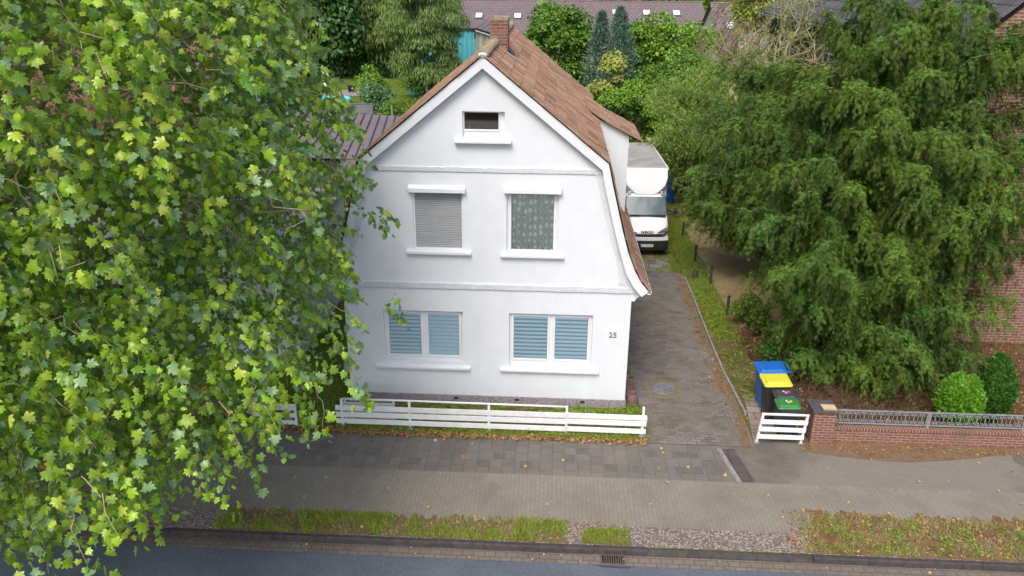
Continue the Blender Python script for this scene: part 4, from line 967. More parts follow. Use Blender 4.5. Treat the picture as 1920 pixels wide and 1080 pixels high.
# windscreen
mb = MB(); vs = []; nx = 10
for k, (y, z, w) in enumerate(((.64, 1.405, .76), (.8025, 1.71, .735), (.965, 2.015, .70))):
    for i in range(nx+1):
        x = -w+2*w*i/nx; vs.append((x, y-.028+x*x*.03, z+.020-x*x*.012))
mb.add(vs, [(r_*(nx+1)+i, r_*(nx+1)+i+1, (r_+1)*(nx+1)+i+1, (r_+1)*(nx+1)+i) for r_ in range(2) for i in range(nx)])
t = NT('reflecting windscreen'); t.col((.10, .145, .16, 1)); t.b.inputs['Roughness'].default_value = .12; t.b.inputs['Specular IOR Level'].default_value = .9; t.b.inputs['Coat Weight'].default_value = .5
ws = mb.build('windscreen', t.m, tk)
for s in (-1, 1):
    mb = MB(); mb.add([(s*.825, .72, 1.42), (s*.825, 1.45, 1.42), (s*.742, 1.45, 2.0), (s*.755, 1.05, 2.0), (s*.79, .78, 1.62)], [(0, 1, 2, 3, 4)]); mb.build('side_window', M('dark tinted glass', (.03, .045, .05, 1), (.025, .04, .045, 1), 1, .08, spec=.8), tk)
    mb = MB()   # A pillar
    mb.tube([(s*.80, .63, 1.42), (s*.775, .82, 1.74), (s*.72, .985, 2.03)], .022, 6); mb.build('pillar', BLACKP, tk)
    mb = MB(); mb.beam((s*.82, .75, 1.44), (s*1.02, .62, 1.44), .05, .04); mb.beam((s*.82, .78, 1.56), (s*1.02, .64, 1.52), .05, .04)
    mr = mb.build('mirror_arm', BLACKP, tk); mb = MB(); mb.box(min(s*1.0, s*1.16), max(s*1.0, s*1.16), .52, .66, 1.36, 1.70); mb.build('mirror', BLACKP, mr, bevel=.04)
    mb = MB(); mb.add([(s*.38, .035, .90), (s*.70, .085, .965), (s*.725, .17, 1.07), (s*.69, .16, 1.09), (s*.50, .075, 1.0), (s*.38, .02, .93)], [tuple(range(6))])
    mb.v = [(a, b-.02, c) for a, b, c in mb.v]; hl = mb.build('headlight', M('headlamp lens', (.10, .11, .12, 1), (.16, .17, .18, 1), 20, .1, spec=.9), tk); sm = hl.modifiers.new('s', 'SOLIDIFY'); sm.thickness = .03; sm.offset = 0
    mb = MB(); mb.lathe([(0, .09), (.13, .09), (.16, .10), (.31, .10), (.34, .06), (.34, -.09), (0, -.09)], (0, 0, 0), 24)
    mb.v = [(s*.68+z*s, .62+x, .34+y) for x, y, z in mb.v]; mb.build('wheel', BLACKP, tk, smooth=False)
    mb = MB(); mb.lathe([(0, .09), (.13, .09), (.16, .10), (.31, .10), (.34, .06), (.34, -.16), (0, -.16)], (0, 0, 0), 24)
    mb.v = [(s*.68+z*s, 4.3+x, .34+y) for x, y, z in mb.v]; mb.build('wheel', BLACKP, tk, smooth=False)
    mb = MB(); mb.box(min(s*.40, s*.62), max(s*.40, s*.62), -.005, .03, .545, .585)
    mb.v = [(a, b+a*a*.2, c) for a, b, c in mb.v]; mb.build('fog_light', M('pale lens', (.6, .62, .64, 1), (.5, .5, .5, 1), 3, .2), tk, bevel=.008)
    mb = MB(); mb.tube([(s*.60, 1.06, 2.10), (s*.60, 1.06, 2.2)], .055, 10); mb.build('marker_lamp', M('pale lens', (1, 1, 1, 1)), tk)
# bumper, grille
def curved(name, z0, z1, w, y0, dep, m, n=16, low_in=.0):
    mb = MB(); vs = []
    for i in range(n+1):
        x = -w+2*w*i/n; yy = y0+x*x*.16
        vs += [(x, yy+low_in, z0), (x, yy, (z0+z1)/2), (x, yy, z1), (x, yy+dep, z1), (x, yy+dep, z0)]
    mb.add(vs, [(i*5+j, i*5+(j+1) % 5, i*5+5+(j+1) % 5, i*5+5+j) for i in range(n) for j in range(5)]+[(0, 1, 2, 3, 4), tuple(n*5+j for j in (4, 3, 2, 1, 0))])
    return mb.build(name, m, tk, bevel=.01)
bp = curved('bumper', .24, .62, .80, -.06, .3, BLACKP, low_in=.04)
curved('front_panel', .62, .76, .79, -.045, .2, TW)
gr = curved('grille', .77, .86, .66, -.045, .12, BLACKP)
for s in (-1, 1):
    mb = MB(); mb.add([(s*.52, .01, .80), (s*.76, .09, .98), (s*.76, .15, .90), (s*.60, .03, .78)], [(0, 1, 2, 3)])
    mb.v = [(a, b-.03, c) for a, b, c in mb.v]; g_ = mb.build('grille_wing', BLACKP, tk); g_.modifiers.new('s', 'SOLIDIFY').thickness = .02
mb = MB()
for z in (.79, .815, .84): mb.box(-.60, .60, -.055, -.045, z, z+.006)
mb.v = [(a, b+a*a*.16, c) for a, b, c in mb.v]; mb.build('grille_bars', GALV, gr)
pt = MB(); pt.box(-.235, .235, -.085, -.07, .40, .50); plt = pt.build('number_plate', M('plate white', (.72, .74, .72, 1), (.70, .72, .70, 1), 2, .4), tk)
pt = MB(); pt.box(-.235, -.195, -.088, -.0845, .402, .498); pt.build('plate_blue_strip', M('plate blue', (.01, .05, .45, 1)), plt)
BLK = M('black lettering', (.015, .015, .015, 1))
text_obj('plate_lettering', 'HL AB 200', .085, BLK, plt, Vector((.022, -.0865, .45)), RFRONT, .001, sx=.95)
RB_ = Matrix.Rotation(radians(58), 3, 'X')
text_obj('badge', 'IVECO', .14, BLK, tk, Vector((0, -.006, .935)), Matrix.Rotation(radians(72), 3, 'X'), .008, sx=1.12, bold=.003)
for a0, b0 in (((-.66, .56, 1.43), (-.02, .57, 1.40)), ((.05, .57, 1.40), (.70, .55, 1.43))):
    mb = MB(); mb.beam(a0, b0, .018, .018); mb.build('wiper', BLACKP, tk)
mb = MB(); mb.box(-.72, .72, .555, .64, 1.375, 1.40); mb.build('cowl', BLACKP, tk)
# box body with roof fairing
TOP = 2.98
def fairing():
    y0, y1 = 1.02, 1.42; z0 = 2.08; w = .83
    mb = MB(); out = [(-.34, z0, y0), (.34, z0, y0), (.70, z0+.32, y0+.06), (.79, z0+.62, y0+.14), (.79, TOP-.04, y0+.26), (-.79, TOP-.04, y0+.26), (-.79, z0+.62, y0+.14), (-.70, z0+.32, y0+.06)]
    bk = [(-.52, z0, y1), (.52, z0, y1), (w, z0+.12, y1), (w, z0+.5, y1), (w, TOP, y1), (-w, TOP, y1), (-w, z0+.5, y1), (-w, z0+.12, y1)]
    vs = [(a, c, b) for a, b, c in out]+[(a, c, b) for a, b, c in bk]; n = 8
    mb.add(vs, [tuple(range(8)), tuple(range(15, 7, -1))]+[(i, i+8, (i+1) % 8+8, (i+1) % 8) for i in range(8)]); return mb
fairing().build('roof_fairing', TW, tk, bevel=.03)
mb = MB(); mb.box(-.83, .83, 1.44, 6.3, .62, TOP); bx = mb.build('cargo_box', TW, tk, bevel=.015)
mb = MB(); mb.box(-.80, .80, 1.50, 6.26, TOP-.01, TOP+.012); mb.build('box_roof', M('grimy grey box roof', (.36, .35, .33, 1), (.20, .18, .15, 1), 1.6, .8, lo=.3, hi=.75), bx)
mb = MB(); 
for s in (-1, 1): mb.box(s*.83-.02, s*.83+.02, 1.44, 6.3, TOP-.03, TOP+.02)
mb.box(-.83, .83, 1.42, 1.47, TOP-.03, TOP+.02); mb.build('box_rail', GALV if False else WPAINT, bx)
mb = MB(); mb.box(-.35, .35, .8, 6.2, .40, .60); mb.build('chassis', BLACKP, tk)
tk.location = (4.97, 11.2, 0); tk.rotation_euler = (0, 0, radians(1.5))
#==VEGETATION==
def supn(P, C, R, e=2.6):
    q = np.abs((P-C)/R); return (q**e).sum(1)**(1/e)
def lump(P, s, seed=0, d=2):
    """cheap smooth 3D noise, numpy"""
    rng = np.random.default_rng(seed); o = np.zeros(len(P)); a = 1
    for k in range(9):
        v = rng.normal(size=3); v /= np.linalg.norm(v); f = s*rng.uniform(.6, 2.0); o += np.sin(P@v*f*2*pi+rng.uniform(0, 6.28))
    return o/9*1.8
def limb_path(a, b, sag=.0, n=7, wob=.12, rng=None):
    a = np.array(a, float); b = np.array(b, float); L = np.linalg.norm(b-a); pts = []
    w = rng.normal(size=(n, 3))*wob*L/n
    for i in range(n):
        u = i/(n-1); p = a*(1-u)+b*u; p[2] += sag*L*4*u*(1-u); pts.append(p+(w[i] if 0 < i < n-1 else 0))
    return pts

# ---- big street plane tree -------------------------------------------------
def plane_tree():
    rng = np.random.default_rng(12)
    tr = thing('plane_tree', 'large leafy plane tree beside the road filling the left of the view', 'tree', (-8.3, -4.65, 0))
    C = np.array([-8.3, -4.9, 8.4]); R = np.array([7.0, 6.4, 6.9]); fork = np.array([-8.3, -4.65, 3.6])
    mb = MB(); mb.tube([(-8.3, -4.65, -.1), (-8.3, -4.65, .25), (-8.28, -4.66, 1.6), (-8.3, -4.65, 3.7), (-8.5, -4.7, 5.5), (-8.4, -4.9, 8), (-8.3, -4.9, 11)], [.42, .33, .28, .27, .2, .15, .07], 12)
    mb.build('trunk', BARK, tr, smooth=True)
    # limbs
    mb = MB(); nodes = []
    for k in range(52):
        d = rng.normal(size=3); d[2] = abs(d[2])*.5-.25+rng.normal()*.35
        if k < 20: d[:2] = np.array([abs(d[0])*1.0+.15, -abs(d[1])])+rng.normal(size=2)*.35
        d /= np.linalg.norm(d); tip = C+d*R*.93; tip[0] += np.interp(tip[2], [2.5, 3.3, 3.8, 4.8, 7.3, 13], [-2.4, -.8, .5, .4, -.5, -1.5]); z0 = rng.uniform(3.4, 7.5); st = np.array([-8.35, -4.75, z0])
        pth = limb_path(st, tip, .07, 10, .30, rng); mb.tube(pth, list(np.linspace(.085, .014, 10)), 6); nodes += pth[3:]
        for j in range(5):
            q = pth[rng.integers(4, 9)]; e = q+(rng.normal(size=3)*np.array([1, 1, .6]))*.7+d*.7; p2 = limb_path(q, e, .04, 6, .4, rng)
            mb.tube(p2, list(np.linspace(.024, .007, 6)), 4); nodes += p2[2:]
            for jj in range(2):
                q2 = p2[rng.integers(2, 6)]; e2 = q2+rng.normal(size=3)*.4+np.array([0, 0, -.12]); mb.tube(limb_path(q2, e2, .0, 5, .5, rng), list(np.linspace(.010, .004, 5)), 3)
    mb.build('branches', BARKT if False else M('grey green branch bark', (.40, .36, .22, 1), (.26, .23, .14, 1), 9, .85), tr, smooth=True)
    # leafy sprays in the lumpy shell
    P = C+R*1.08*rng.uniform(-1, 1, size=(60000, 3)); Q = P.copy(); Q[:, 0] -= np.interp(P[:, 2], [2.5, 3.3, 3.8, 4.8, 5.5, 6.2, 7.3, 10, 13], [-2.4, -.9, .45, .35, -.25, -.8, -.75, -1.0, -1.5]); f = supn(Q, C, R, 2.7)
    f = f-lump(P, .22, 5)*.10-lump(P, .55, 6)*.07
    dens = np.clip((f-.35)/.4, .0, 1)**1.2
    gap = lump(P, .42, 9)
    keep = (f < 1.0) & (rng.random(len(P)) < dens*np.where(gap > -.30, 1, .12)) & (P[:, 2] > 2.2)
    far = (P[:, 0] < -12.3) | (P[:, 2] > 13.2) | (P[:, 1] > -1.5)
    keep &= (~far) | (rng.random(len(P)) < .35)
    P = P[keep]
    nmax = 9000
    if len(P) > nmax: P = P[rng.permutation(len(P))[:nmax]]
    out = unit((P-C)/R**1.5); N = len(P); pos = []; ta = []; na = []; sc = []; tw = MB()
    for i in range(N):
        o = out[i]; d = o*.8+np.array([0, 0, -.25])+rng.normal(size=3)*.35; d /= np.linalg.norm(d); L = rng.uniform(.35, .75)
        st = P[i]-d*L*.6; nl = 11
        us = np.linspace(.15, 1, nl); pts = st+np.outer(us, d)*L+np.stack([0*us, 0*us, -.22*us**2], 1)*L
        side = np.cross(d, [0, 0, 1.]); side /= np.linalg.norm(side)+1e-6
        sg = np.where(np.arange(nl) % 2, 1, -1)[:, None]
        t_ = unit(d*.40+side*sg*.65+np.array([0, 0, -.75])+rng.normal(size=(nl, 3))*.45)
        n_ = unit(np.array([0, 0, .55])+o*.35+rng.normal(size=(nl, 3))*.65)
        pos.append(pts+side*sg*.03+t_*.05); ta.append(t_); na.append(n_); sc.append(rng.uniform(.06, .16, nl)*(.75 if rng.random() < .2 else 1))
        if i % 7 == 0: tw.tube(limb_path(st-d*.2-o*.1, st+d*L*.5-np.array([0, 0, .03]), 0, 5, .5, rng)+[pts[-1]], [.008, .007, .006, .005, .004, .002], 3, cap=False)
    tw.build('twigs', BARKT, tr, recalc=False)
    LM = LEAF('plane leaves', [(0.071, 0.161, 0.010, 1), (0.175, 0.322, 0.014, 1), (0.274, 0.472, 0.018, 1), (0.109, 0.224, 0.018, 1), (0.351, 0.546, 0.026, 1), (0.219, 0.396, 0.014, 1), (0.428, 0.550, 0.044, 1), (0.142, 0.310, 0.031, 1), (0.307, 0.496, 0.018, 1), (0.460, 0.550, 0.064, 1), (0.164, 0.310, 0.014, 1), (0.450, 0.550, 0.088, 1), (0.098, 0.224, 0.010, 1)],
              .26, .36, .55, back=(.20, .33, .14, 1))
    p = np.concatenate(pos); cr = scatter('crown', PLANE_V, PLANE_F, p, frames(np.concatenate(ta), np.concatenate(na)), np.concatenate(sc), LM, tr)
    # a few turned leaves
    k = 46; idx = rng.permutation(len(p))[:k]; t2 = unit(rng.normal(size=(k, 3))+[0, 0, -1]); scatter('autumn_leaves', PLANE_V, PLANE_F, p[idx]+rng.normal(size=(k, 3))*.03, frames(t2, unit(rng.normal(size=(k, 3))+[0, -.6, .5])), rng.uniform(.09, .15, k),
        LEAF('turned leaves', [(.30, .06, .03, 1), (.36, .16, .05, 1), (.22, .08, .03, 1)], .15), tr)
    sel = np.where((out[:, 0]*.62-out[:, 1]*.78 > .35))[0]; sel = sel[rng.permutation(len(sel))[:90]]
    mb = MB(); mb.lathe([(.019*sin(a), -.019*cos(a)) for a in np.linspace(0, pi, 8)], (0, 0, 0), 10)
    proto = mb.build('seed_ball', M('green brown seed ball', (.20, .18, .05, 1), (.14, .11, .035, 1), 60, .95, .8, 160), None, smooth=True); me = proto.data; bpy.data.objects.remove(proto)
    off = np.array(worldloc(tr))
    for j in sel:
        q = P[j]+out[j]*rng.uniform(.05, .35)+np.array([rng.normal()*.1, rng.normal()*.1, -.22])
        b = link('seed_ball', me, tr); b.location = Vector(q-off)
plane_tree()

# ---- drooping conifers ----------------------------------------------------
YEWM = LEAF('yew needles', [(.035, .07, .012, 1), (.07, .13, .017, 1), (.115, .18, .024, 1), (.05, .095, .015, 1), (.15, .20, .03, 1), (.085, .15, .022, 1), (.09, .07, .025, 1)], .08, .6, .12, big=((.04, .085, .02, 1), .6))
YEWLIT = LEAF('lit yew tops', [(.075, .16, .022, 1), (.12, .23, .032, 1), (.18, .30, .042, 1), (.095, .19, .035, 1), (.23, .34, .05, 1)], .15, .6, .15, big=((.07, .18, .045, 1), .6))  # brighter copy of the needles, paints light on the arch tops into the colour
def yew(label, base, C, R, seed, nprim=110, nsec=22, zmin=.5):
    rng = np.random.default_rng(seed); tr = thing('yew_tree', label, 'tree', base, 'large drooping yews right of the driveway'); C = np.array(C, float); R = np.array(R, float)
    mb = MB(); b = np.array(base); tops = []
    for k in range(4):
        top = C+np.array([rng.normal()*R[0]*.3, rng.normal()*R[1]*.3, R[2]*rng.uniform(.55, .85)]); pth = limb_path(b+rng.normal(size=3)*[.12, .12, 0]+[0, 0, -.05], top, 0, 8, .15, rng)
        mb.tube(pth, list(np.linspace(.19, .03, 8)), 8); tops.append(pth)
    mb.build('trunk', BARKD, tr, smooth=True)
    br = MB(); pos = []; ta = []; na = []; sc = []; fp = []; ft = []; fn = []; fs_ = []
    for k in range(nprim):
        d = rng.normal(size=3); d[2] = rng.uniform(-.95, 1.0)*1.0; d[:2] /= np.linalg.norm(d[:2]); d[:2] *= sqrt(max(.05, 1-(d[2]*.97)**2)); 
        e = (np.abs(d)**2.6).sum()**(1/2.6); d /= e
        if k % 2: d[1] = -abs(d[1])
        tip = C+d*R*rng.uniform(.62, 1.06)
        tip[2] = max(tip[2], zmin+.3)
        tp = tops[rng.integers(4)]; zs = tip[2]-rng.uniform(.8, 2.8); j = int(np.argmin([abs(q[2]-zs) for q in tp])); st = tp[j]
        n = 9; L = np.linalg.norm(tip-st); pth = limb_path(st, tip, rng.uniform(.02, .12), n, .12, rng)
        pth = np.array(pth); u = np.linspace(0, 1, n); pth[:, 2] -= (np.clip(u-.75, 0, 1)**2)*2.5
        br.tube([tuple(q) for q in pth], list(np.linspace(.035, .008, n)), 4, cap=False)
        dirp = (pth[-1]-pth[0])/L
        for s in range(nsec):
            uu = .28+.72*(s+rng.random())/nsec; x = uu*(n-1); i = min(int(x), n-2); q = pth[i]*(1-x+i)+pth[i+1]*(x-i)
            az = rng.uniform(-1.4, 1.4); hd = dirp.copy(); hd[2] *= .5; c_, s_ = cos(az), sin(az)
            h = np.array([hd[0]*c_-hd[1]*s_, hd[0]*s_+hd[1]*c_, hd[2]*.6+.12]); h /= np.linalg.norm(h)+1e-6
            SL = rng.uniform(.35, .8)*(1.15-.5*uu); m = int(14+SL*34); w = np.linspace(.08, 1, m)[:, None]
            pp = q+h*SL*w+np.array([0, 0, -1.])*SL*(1.15*w**2)
            tg = unit(h+np.array([0, 0, -2.3])*w)
            P_ = pp+rng.normal(size=(m, 3))*.03; T_ = unit(tg+rng.normal(size=(m, 3))*.36+np.array([0, 0, -.2])); N_ = unit(np.array([0, 0, .8])+h*.7+rng.normal(size=(m, 3))*.35); lit_ = w[:, 0] < rng.uniform(.2, .6)  # mask: upper part of each arching twig gets the lit colour
            pos.append(P_[~lit_]); ta.append(T_[~lit_]); na.append(N_[~lit_]); sc.append(rng.uniform(.07, .145, m)[~lit_])
            q_ = np.concatenate([P_[lit_], P_[lit_]+rng.normal(size=(lit_.sum(), 3))*.05]); t__ = unit(np.concatenate([T_[lit_]]*2)+h*.6+rng.normal(size=(2*lit_.sum(), 3))*.35); fp.append(q_); ft.append(t__); fn.append(unit(np.array([0, 0, 1.])+rng.normal(size=q_.shape)*.3)); fs_.append(rng.uniform(.075, .14, len(q_)))
            if s % 4 == 0: br.tube([tuple(q), tuple(q+h*SL*.5+[0, 0, -SL*.19]), tuple(pp[-1])], [.008, .005, .003], 3, cap=False)
    br.build('branches', M('tan yew branches', (.20, .12, .07, 1), (.11, .065, .04, 1), 7, .85), tr, recalc=False)
    p = np.concatenate(pos); ok = p[:, 2] > zmin-.2
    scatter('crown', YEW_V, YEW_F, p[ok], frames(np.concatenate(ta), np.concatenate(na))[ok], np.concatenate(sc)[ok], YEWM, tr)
    p = np.concatenate(fp); ok = p[:, 2] > zmin-.2; scatter('lit_top_sprigs', YEW_V, YEW_F, p[ok], frames(np.concatenate(ft), np.concatenate(fn))[ok], np.concatenate(fs_)[ok], YEWLIT, tr)
yew('huge drooping dark green yew in front of the brick house', (9.6, 2.9, 0), (9.85, 2.6, 4.95), (3.65, 3.2, 4.75), 31, 340, 25, .25)
yew('second drooping yew farther back beside the truck and straw yard', (9.5, 9.8, 0), (9.05, 9.4, 4.4), (3.8, 3.0, 3.3), 32, 190, 22, 1.3)

# ---- generic leafy trees and shrubs ------------------------------------------
def leafy(name, label, cat, base, C, R, n, size, mat, seed=1, tv=DIA_V, tf=DIA_F, droop=.2, clumps=40, cr=.42, trunk=.12, group=None, e=2.2, bark=None, flat=.5, inner=.35):
    rng = np.random.default_rng(seed); tr = thing(name, label, cat, base, group); C = np.array(C, float); R = np.array(R, float)
    mb = MB(); b = np.array(base, float); bark = bark or BARKD
    nst = 1 if trunk > .08 else 4
    for k in range(nst):
        o = rng.normal(size=3)*[.1, .1, 0]*(nst > 1); mb.tube(limb_path(b+o+[0, 0, -.05], C+o*4+[0, 0, R[2]*.5], 0, 6, .12, rng), list(np.linspace(trunk, trunk*.25, 6)), 7)
    d = rng.normal(size=(clumps, 3)); d = unit(d); rad = rng.uniform(inner, 1.0, clumps)**.6; d = d*rad[:, None]
    sup = (np.abs(unit(d))**e).sum(1)**(-1/e); K = C+d*sup[:, None]*R*(1-cr*.55)
    K[:, 2] = np.maximum(K[:, 2], .25)
    for q in K[::2]: mb.tube(limb_path(C+[0, 0, -R[2]*.4], q, .04, 5, .2, rng), list(np.linspace(trunk*.35, trunk*.08, 5)), 4, cap=False)
    mb.build('trunk' if trunk > .08 else 'stems', bark, tr, smooth=True, recalc=False)
    kc = rng.integers(0, clumps, n); cs = rng.uniform(.7, 1.25, clumps)*cr*R.mean()
    dd = unit(rng.normal(size=(n, 3))); dd[:, 2] = np.where(dd[:, 2] < -.3, -dd[:, 2], dd[:, 2])
    rr = rng.uniform(.5, 1.05, n)[:, None]
    pos = K[kc]+dd*rr*cs[kc][:, None]*np.array([1, 1, .8]); pos[:, 2] = np.maximum(pos[:, 2], .06)
    t_ = unit(dd*.7+rng.normal(size=(n, 3))*.6+np.array([0, 0, -droop*2])); n_ = unit(dd*.6+np.array([0, 0, flat*1.4])+rng.normal(size=(n, 3))*.4)
    scatter('crown' if trunk > .08 else 'foliage', tv, tf, pos, frames(t_, n_), rng.uniform(.7, 1.3, n)*size, mat, tr); return tr
G1 = LEAF('mid green leaves', [(.05, .13, .012, 1), (.09, .20, .018, 1), (.13, .25, .02, 1), (.07, .16, .015, 1), (.17, .29, .03, 1)], .2, .5)
G2 = LEAF('fresh green leaves', [(.09, .20, .015, 1), (.14, .28, .02, 1), (.19, .33, .03, 1), (.11, .23, .02, 1), (.24, .36, .04, 1)], .22, .5)
G3 = LEAF('dark ivy leaves', [(.025, .075, .015, 1), (.04, .11, .02, 1), (.06, .15, .03, 1), (.03, .09, .02, 1)], .08, .4, .5)
G4 = LEAF('willow strands', [(.12, .17, .03, 1), (.18, .23, .05, 1), (.09, .14, .03, 1), (.23, .27, .08, 1)], .2, .55)
G5 = LEAF('birch leaves', [(.10, .17, .035, 1), (.14, .22, .05, 1), (.18, .25, .07, 1), (.07, .13, .03, 1)], .2, .5)
G6 = LEAF('blue green needles', [(.08, .16, .115, 1), (.12, .21, .16, 1), (.06, .12, .08, 1), (.16, .25, .20, 1)], .08, .6)
G7 = LEAF('yellow green leaves', [(.24, .30, .04, 1), (.32, .36, .07, 1), (.18, .26, .03, 1), (.37, .36, .10, 1)], .22, .5)
G8 = LEAF('bright thuja leaves', [(.08, .24, .015, 1), (.12, .30, .02, 1), (.16, .34, .03, 1)], .15, .5)
G9 = LEAF('dark thuja leaves', [(.03, .10, .015, 1), (.045, .13, .018, 1), (.07, .17, .02, 1)], .1, .5)
leafy('ivy_clad_tree', 'tall tree draped in dark green ivy at the back of the garden', 'tree', (-19.5, 62, 0), (-19.3, 62, 7.2), (4.6, 3, 6.6), 24000, .40, G3, 2, clumps=120, cr=.33, droop=.5)
leafy('willow_tree', 'willow with yellow green hanging strands left of the ivy clad tree', 'tree', (-23.5, 61, 0), (-23.5, 61, 7.4), (3.6, 3, 6.6), 16000, .55, G4, 3, SLIM_V, DIA_F, droop=1.4, clumps=50, cr=.35)
leafy('willow_tree', 'willow with yellow green hanging strands right of the ivy clad tree', 'tree', (-15.0, 63, 0), (-15.0, 63, 7.0), (3.2, 3, 6.4), 16000, .55, G4, 4, SLIM_V, DIA_F, droop=1.4, clumps=50, cr=.35)
leafy('birch_tree', 'weeping birch with feathery grey green foliage beside the turquoise hall', 'tree', (-8.2, 45, 0), (-8.5, 45, 5.9), (3.2, 2.8, 5.4), 42000, .30, G5, 5, SLIM_V, DIA_F, droop=1.1, clumps=75, cr=.27, bark=M('birch bark', (.55, .53, .48, 1), (.30, .28, .25, 1), 6, .8))
leafy('maple_tree', 'round green maple directly right of the chimney', 'tree', (1.4, 44, 0), (1.4, 44, 4.1), (3.3, 2.8, 4.0), 20000, .25, G1, 6, clumps=70, cr=.3, droop=.3)
leafy('maple_tree', 'broad light green tree in front of the plum roofed terrace, right of the blue conifers', 'tree', (9.6, 44, 0), (9.5, 44, 3.7), (4.2, 3.2, 3.9), 24000, .25, G2, 7, clumps=80, cr=.28, droop=.3)
leafy('shrub', 'yellow leaved shrub rising behind the house roof', 'shrub', (4.6, 31, 0), (4.6, 31, 3.1), (1.45, 1.2, 2.7), 8000, .19, G7, 8, clumps=34, cr=.33, trunk=.05, droop=.6)
leafy('shrub', 'bright green bushy shrub between the roof edge and the truck', 'shrub', (6.1, 28.5, 0), (6.3, 28.5, 2.1), (2.6, 1.7, 2.7), 15000, .17, G2, 9, clumps=46, cr=.3, trunk=.05)
leafy('shrub', 'wide mixed green shrub behind the garden shed', 'shrub', (9.5, 33, 0), (9.3, 33, 2.4), (3.6, 2, 3.2), 18000, .19, G1, 10, clumps=50, cr=.3, trunk=.05)
leafy('shrub', 'grey green bush on the lawn behind the fence panels', 'shrub', (-11.3, 38.6, 0), (-10.9, 38.6, 1.3), (1.5, 1.3, 1.5), 4200, .16, LEAF('grey green leaves', [(.10, .19, .07, 1), (.14, .25, .11, 1), (.07, .14, .04, 1)], .15), 11, clumps=30, cr=.36, trunk=.04)
leafy('shrub', 'yellow green bush beneath the birch near the garden chair', 'shrub', (-12.4, 44, 0), (-12.4, 44, 1.6), (1.4, 1.3, 1.7), 3500, .17, G2, 12, clumps=26, cr=.36, trunk=.04)
leafy('shrub', 'dark hedge shrub along the left roof edge of the house', 'shrub', (-9.3, 34.5, 0), (-9.0, 34.5, .9), (1.1, 1.3, 1.15), 3200, .15, G1, 13, clumps=26, cr=.36, trunk=.04)
leafy('shrub', 'small leafy border bush with pale flowers under the birch', 'shrub', (-7.2, 42.0, 0), (-7.0, 41.5, .7), (2.6, 1.0, .8), 3500, .15, G1, 14, clumps=30, cr=.4, trunk=.04)
leafy('ivy_shrub', 'yellow green straggling bush beside the dark green post', 'shrub', (7.4, 5.1, 0), (7.4, 5.0, .45), (.55, 1.1, .55), 3600, .075, LEAF('olive leaves', [(.12, .19, .02, 1), (.17, .22, .03, 1), (.08, .14, .015, 1)], .2), 17, clumps=26, cr=.36, trunk=.03)
leafy('ivy_shrub', 'low leafy shrub between the yew and the blue wheelie bin', 'shrub', (7.5, 2.0, 0), (7.6, 2.3, .4), (.5, .8, .5), 2600, .075, G9, 18, clumps=22, cr=.36, trunk=.03)
leafy('shrub', 'dark green filler shrub between the maple and the blue conifers', 'shrub', (3.3, 43, 0), (3.2, 43, 2.0), (1.5, 1.4, 2.4), 6000, .2, G1, 61, clumps=34, cr=.36, trunk=.05)
leafy('shrub', 'loose green shrub under the corkscrew willow near the blue barrel', 'shrub', (8.0, 16.6, 0), (8.0, 16.4, .7), (.9, .9, .9), 4500, .09, G2, 64, clumps=30, cr=.4, trunk=.03)
leafy('hedge', 'dark hedge running beneath the ivy clad tree and the willows', 'hedge', (-20, 63, 0), (-20, 64.5, 1.6), (9.5, 1.5, 2.2), 16000, .3, G3, 62, clumps=90, cr=.45, trunk=.05)
leafy('hedge', 'hedge beneath the turquoise hall behind the birch', 'hedge', (-8, 50, 0), (-8.5, 50.3, .9), (3.6, 1, 1.3), 7000, .2, G1, 63, clumps=44, cr=.5, trunk=.05)
def shellbush(name, label, base, R, n, size, mat, seed, cone=0, tv=SLIM_V, amp=.08):
    rng = np.random.default_rng(seed); th = thing(name, label, 'shrub', base); mb = MB(); mb.tube([base, (base[0], base[1], R[2]*1.2)], [.04, .01], 6); mb.build('stem', BARKD, th)
    d = unit(rng.normal(size=(n, 3))); R = np.array(R); C = np.array([base[0], base[1], R[2]*.96]); q = d*R
    if cone: q[:, :2] *= (1-cone*np.clip(d[:, 2:3], 0, 1))
    lf = 1+amp*lump(q*1.0, 1.6, seed)+amp*.8*lump(q, 4.0, seed+3)
    p = C+q*lf[:, None]*rng.uniform(.86, 1.03, n)[:, None]; p[:, 2] = np.maximum(p[:, 2], .03)
    scatter('foliage', tv, DIA_F, p, frames(unit(d*.7+[0, 0, .7]+rng.normal(size=(n, 3))*.45), unit(d+rng.normal(size=(n, 3))*.5)), rng.uniform(.6, 1.3, n)*size, mat, th)
shellbush('globe_thuja', 'bright green rounded thuja behind the scrolled railing', (10.98, -.25, 0), (.47, .42, .66), 15000, .075, G8, 15, amp=.10, tv=DIA_V)
shellbush('cone_thuja', 'dark green conical thuja right of the rounded bright thuja', (11.82, .05, 0), (.46, .44, .86), 15000, .075, G9, 16, cone=.45, amp=.06, tv=DIA_V)
def cypress(label, base, h, r_, seed):
    rng = np.random.default_rng(seed); th = thing('blue_conifer', label, 'tree', base, 'slender blue conifers'); mb = MB(); mb.tube([base, (base[0], base[1], h)], [.12, .02], 6); mb.build('trunk', BARKD, th)
    n = 5000; z = rng.uniform(0, 1, n)**.8; a = rng.uniform(0, 2*pi, n); rr = r_*(1-z)**.7*(.66+.26*np.sin(a*3+z*23)+.30*rng.normal(size=n)); p = np.stack([base[0]+rr*np.cos(a), base[1]+rr*np.sin(a), .3+z*(h-.3)], 1)
    o = np.stack([np.cos(a), np.sin(a), 0*a], 1); scatter('crown', SLIM_V, DIA_F, p, frames(unit(o*.6+[0, 0, .7]+rng.normal(size=(n, 3))*.35), unit(o+rng.normal(size=(n, 3))*.3)), rng.uniform(.2, .42, n), G6, th)
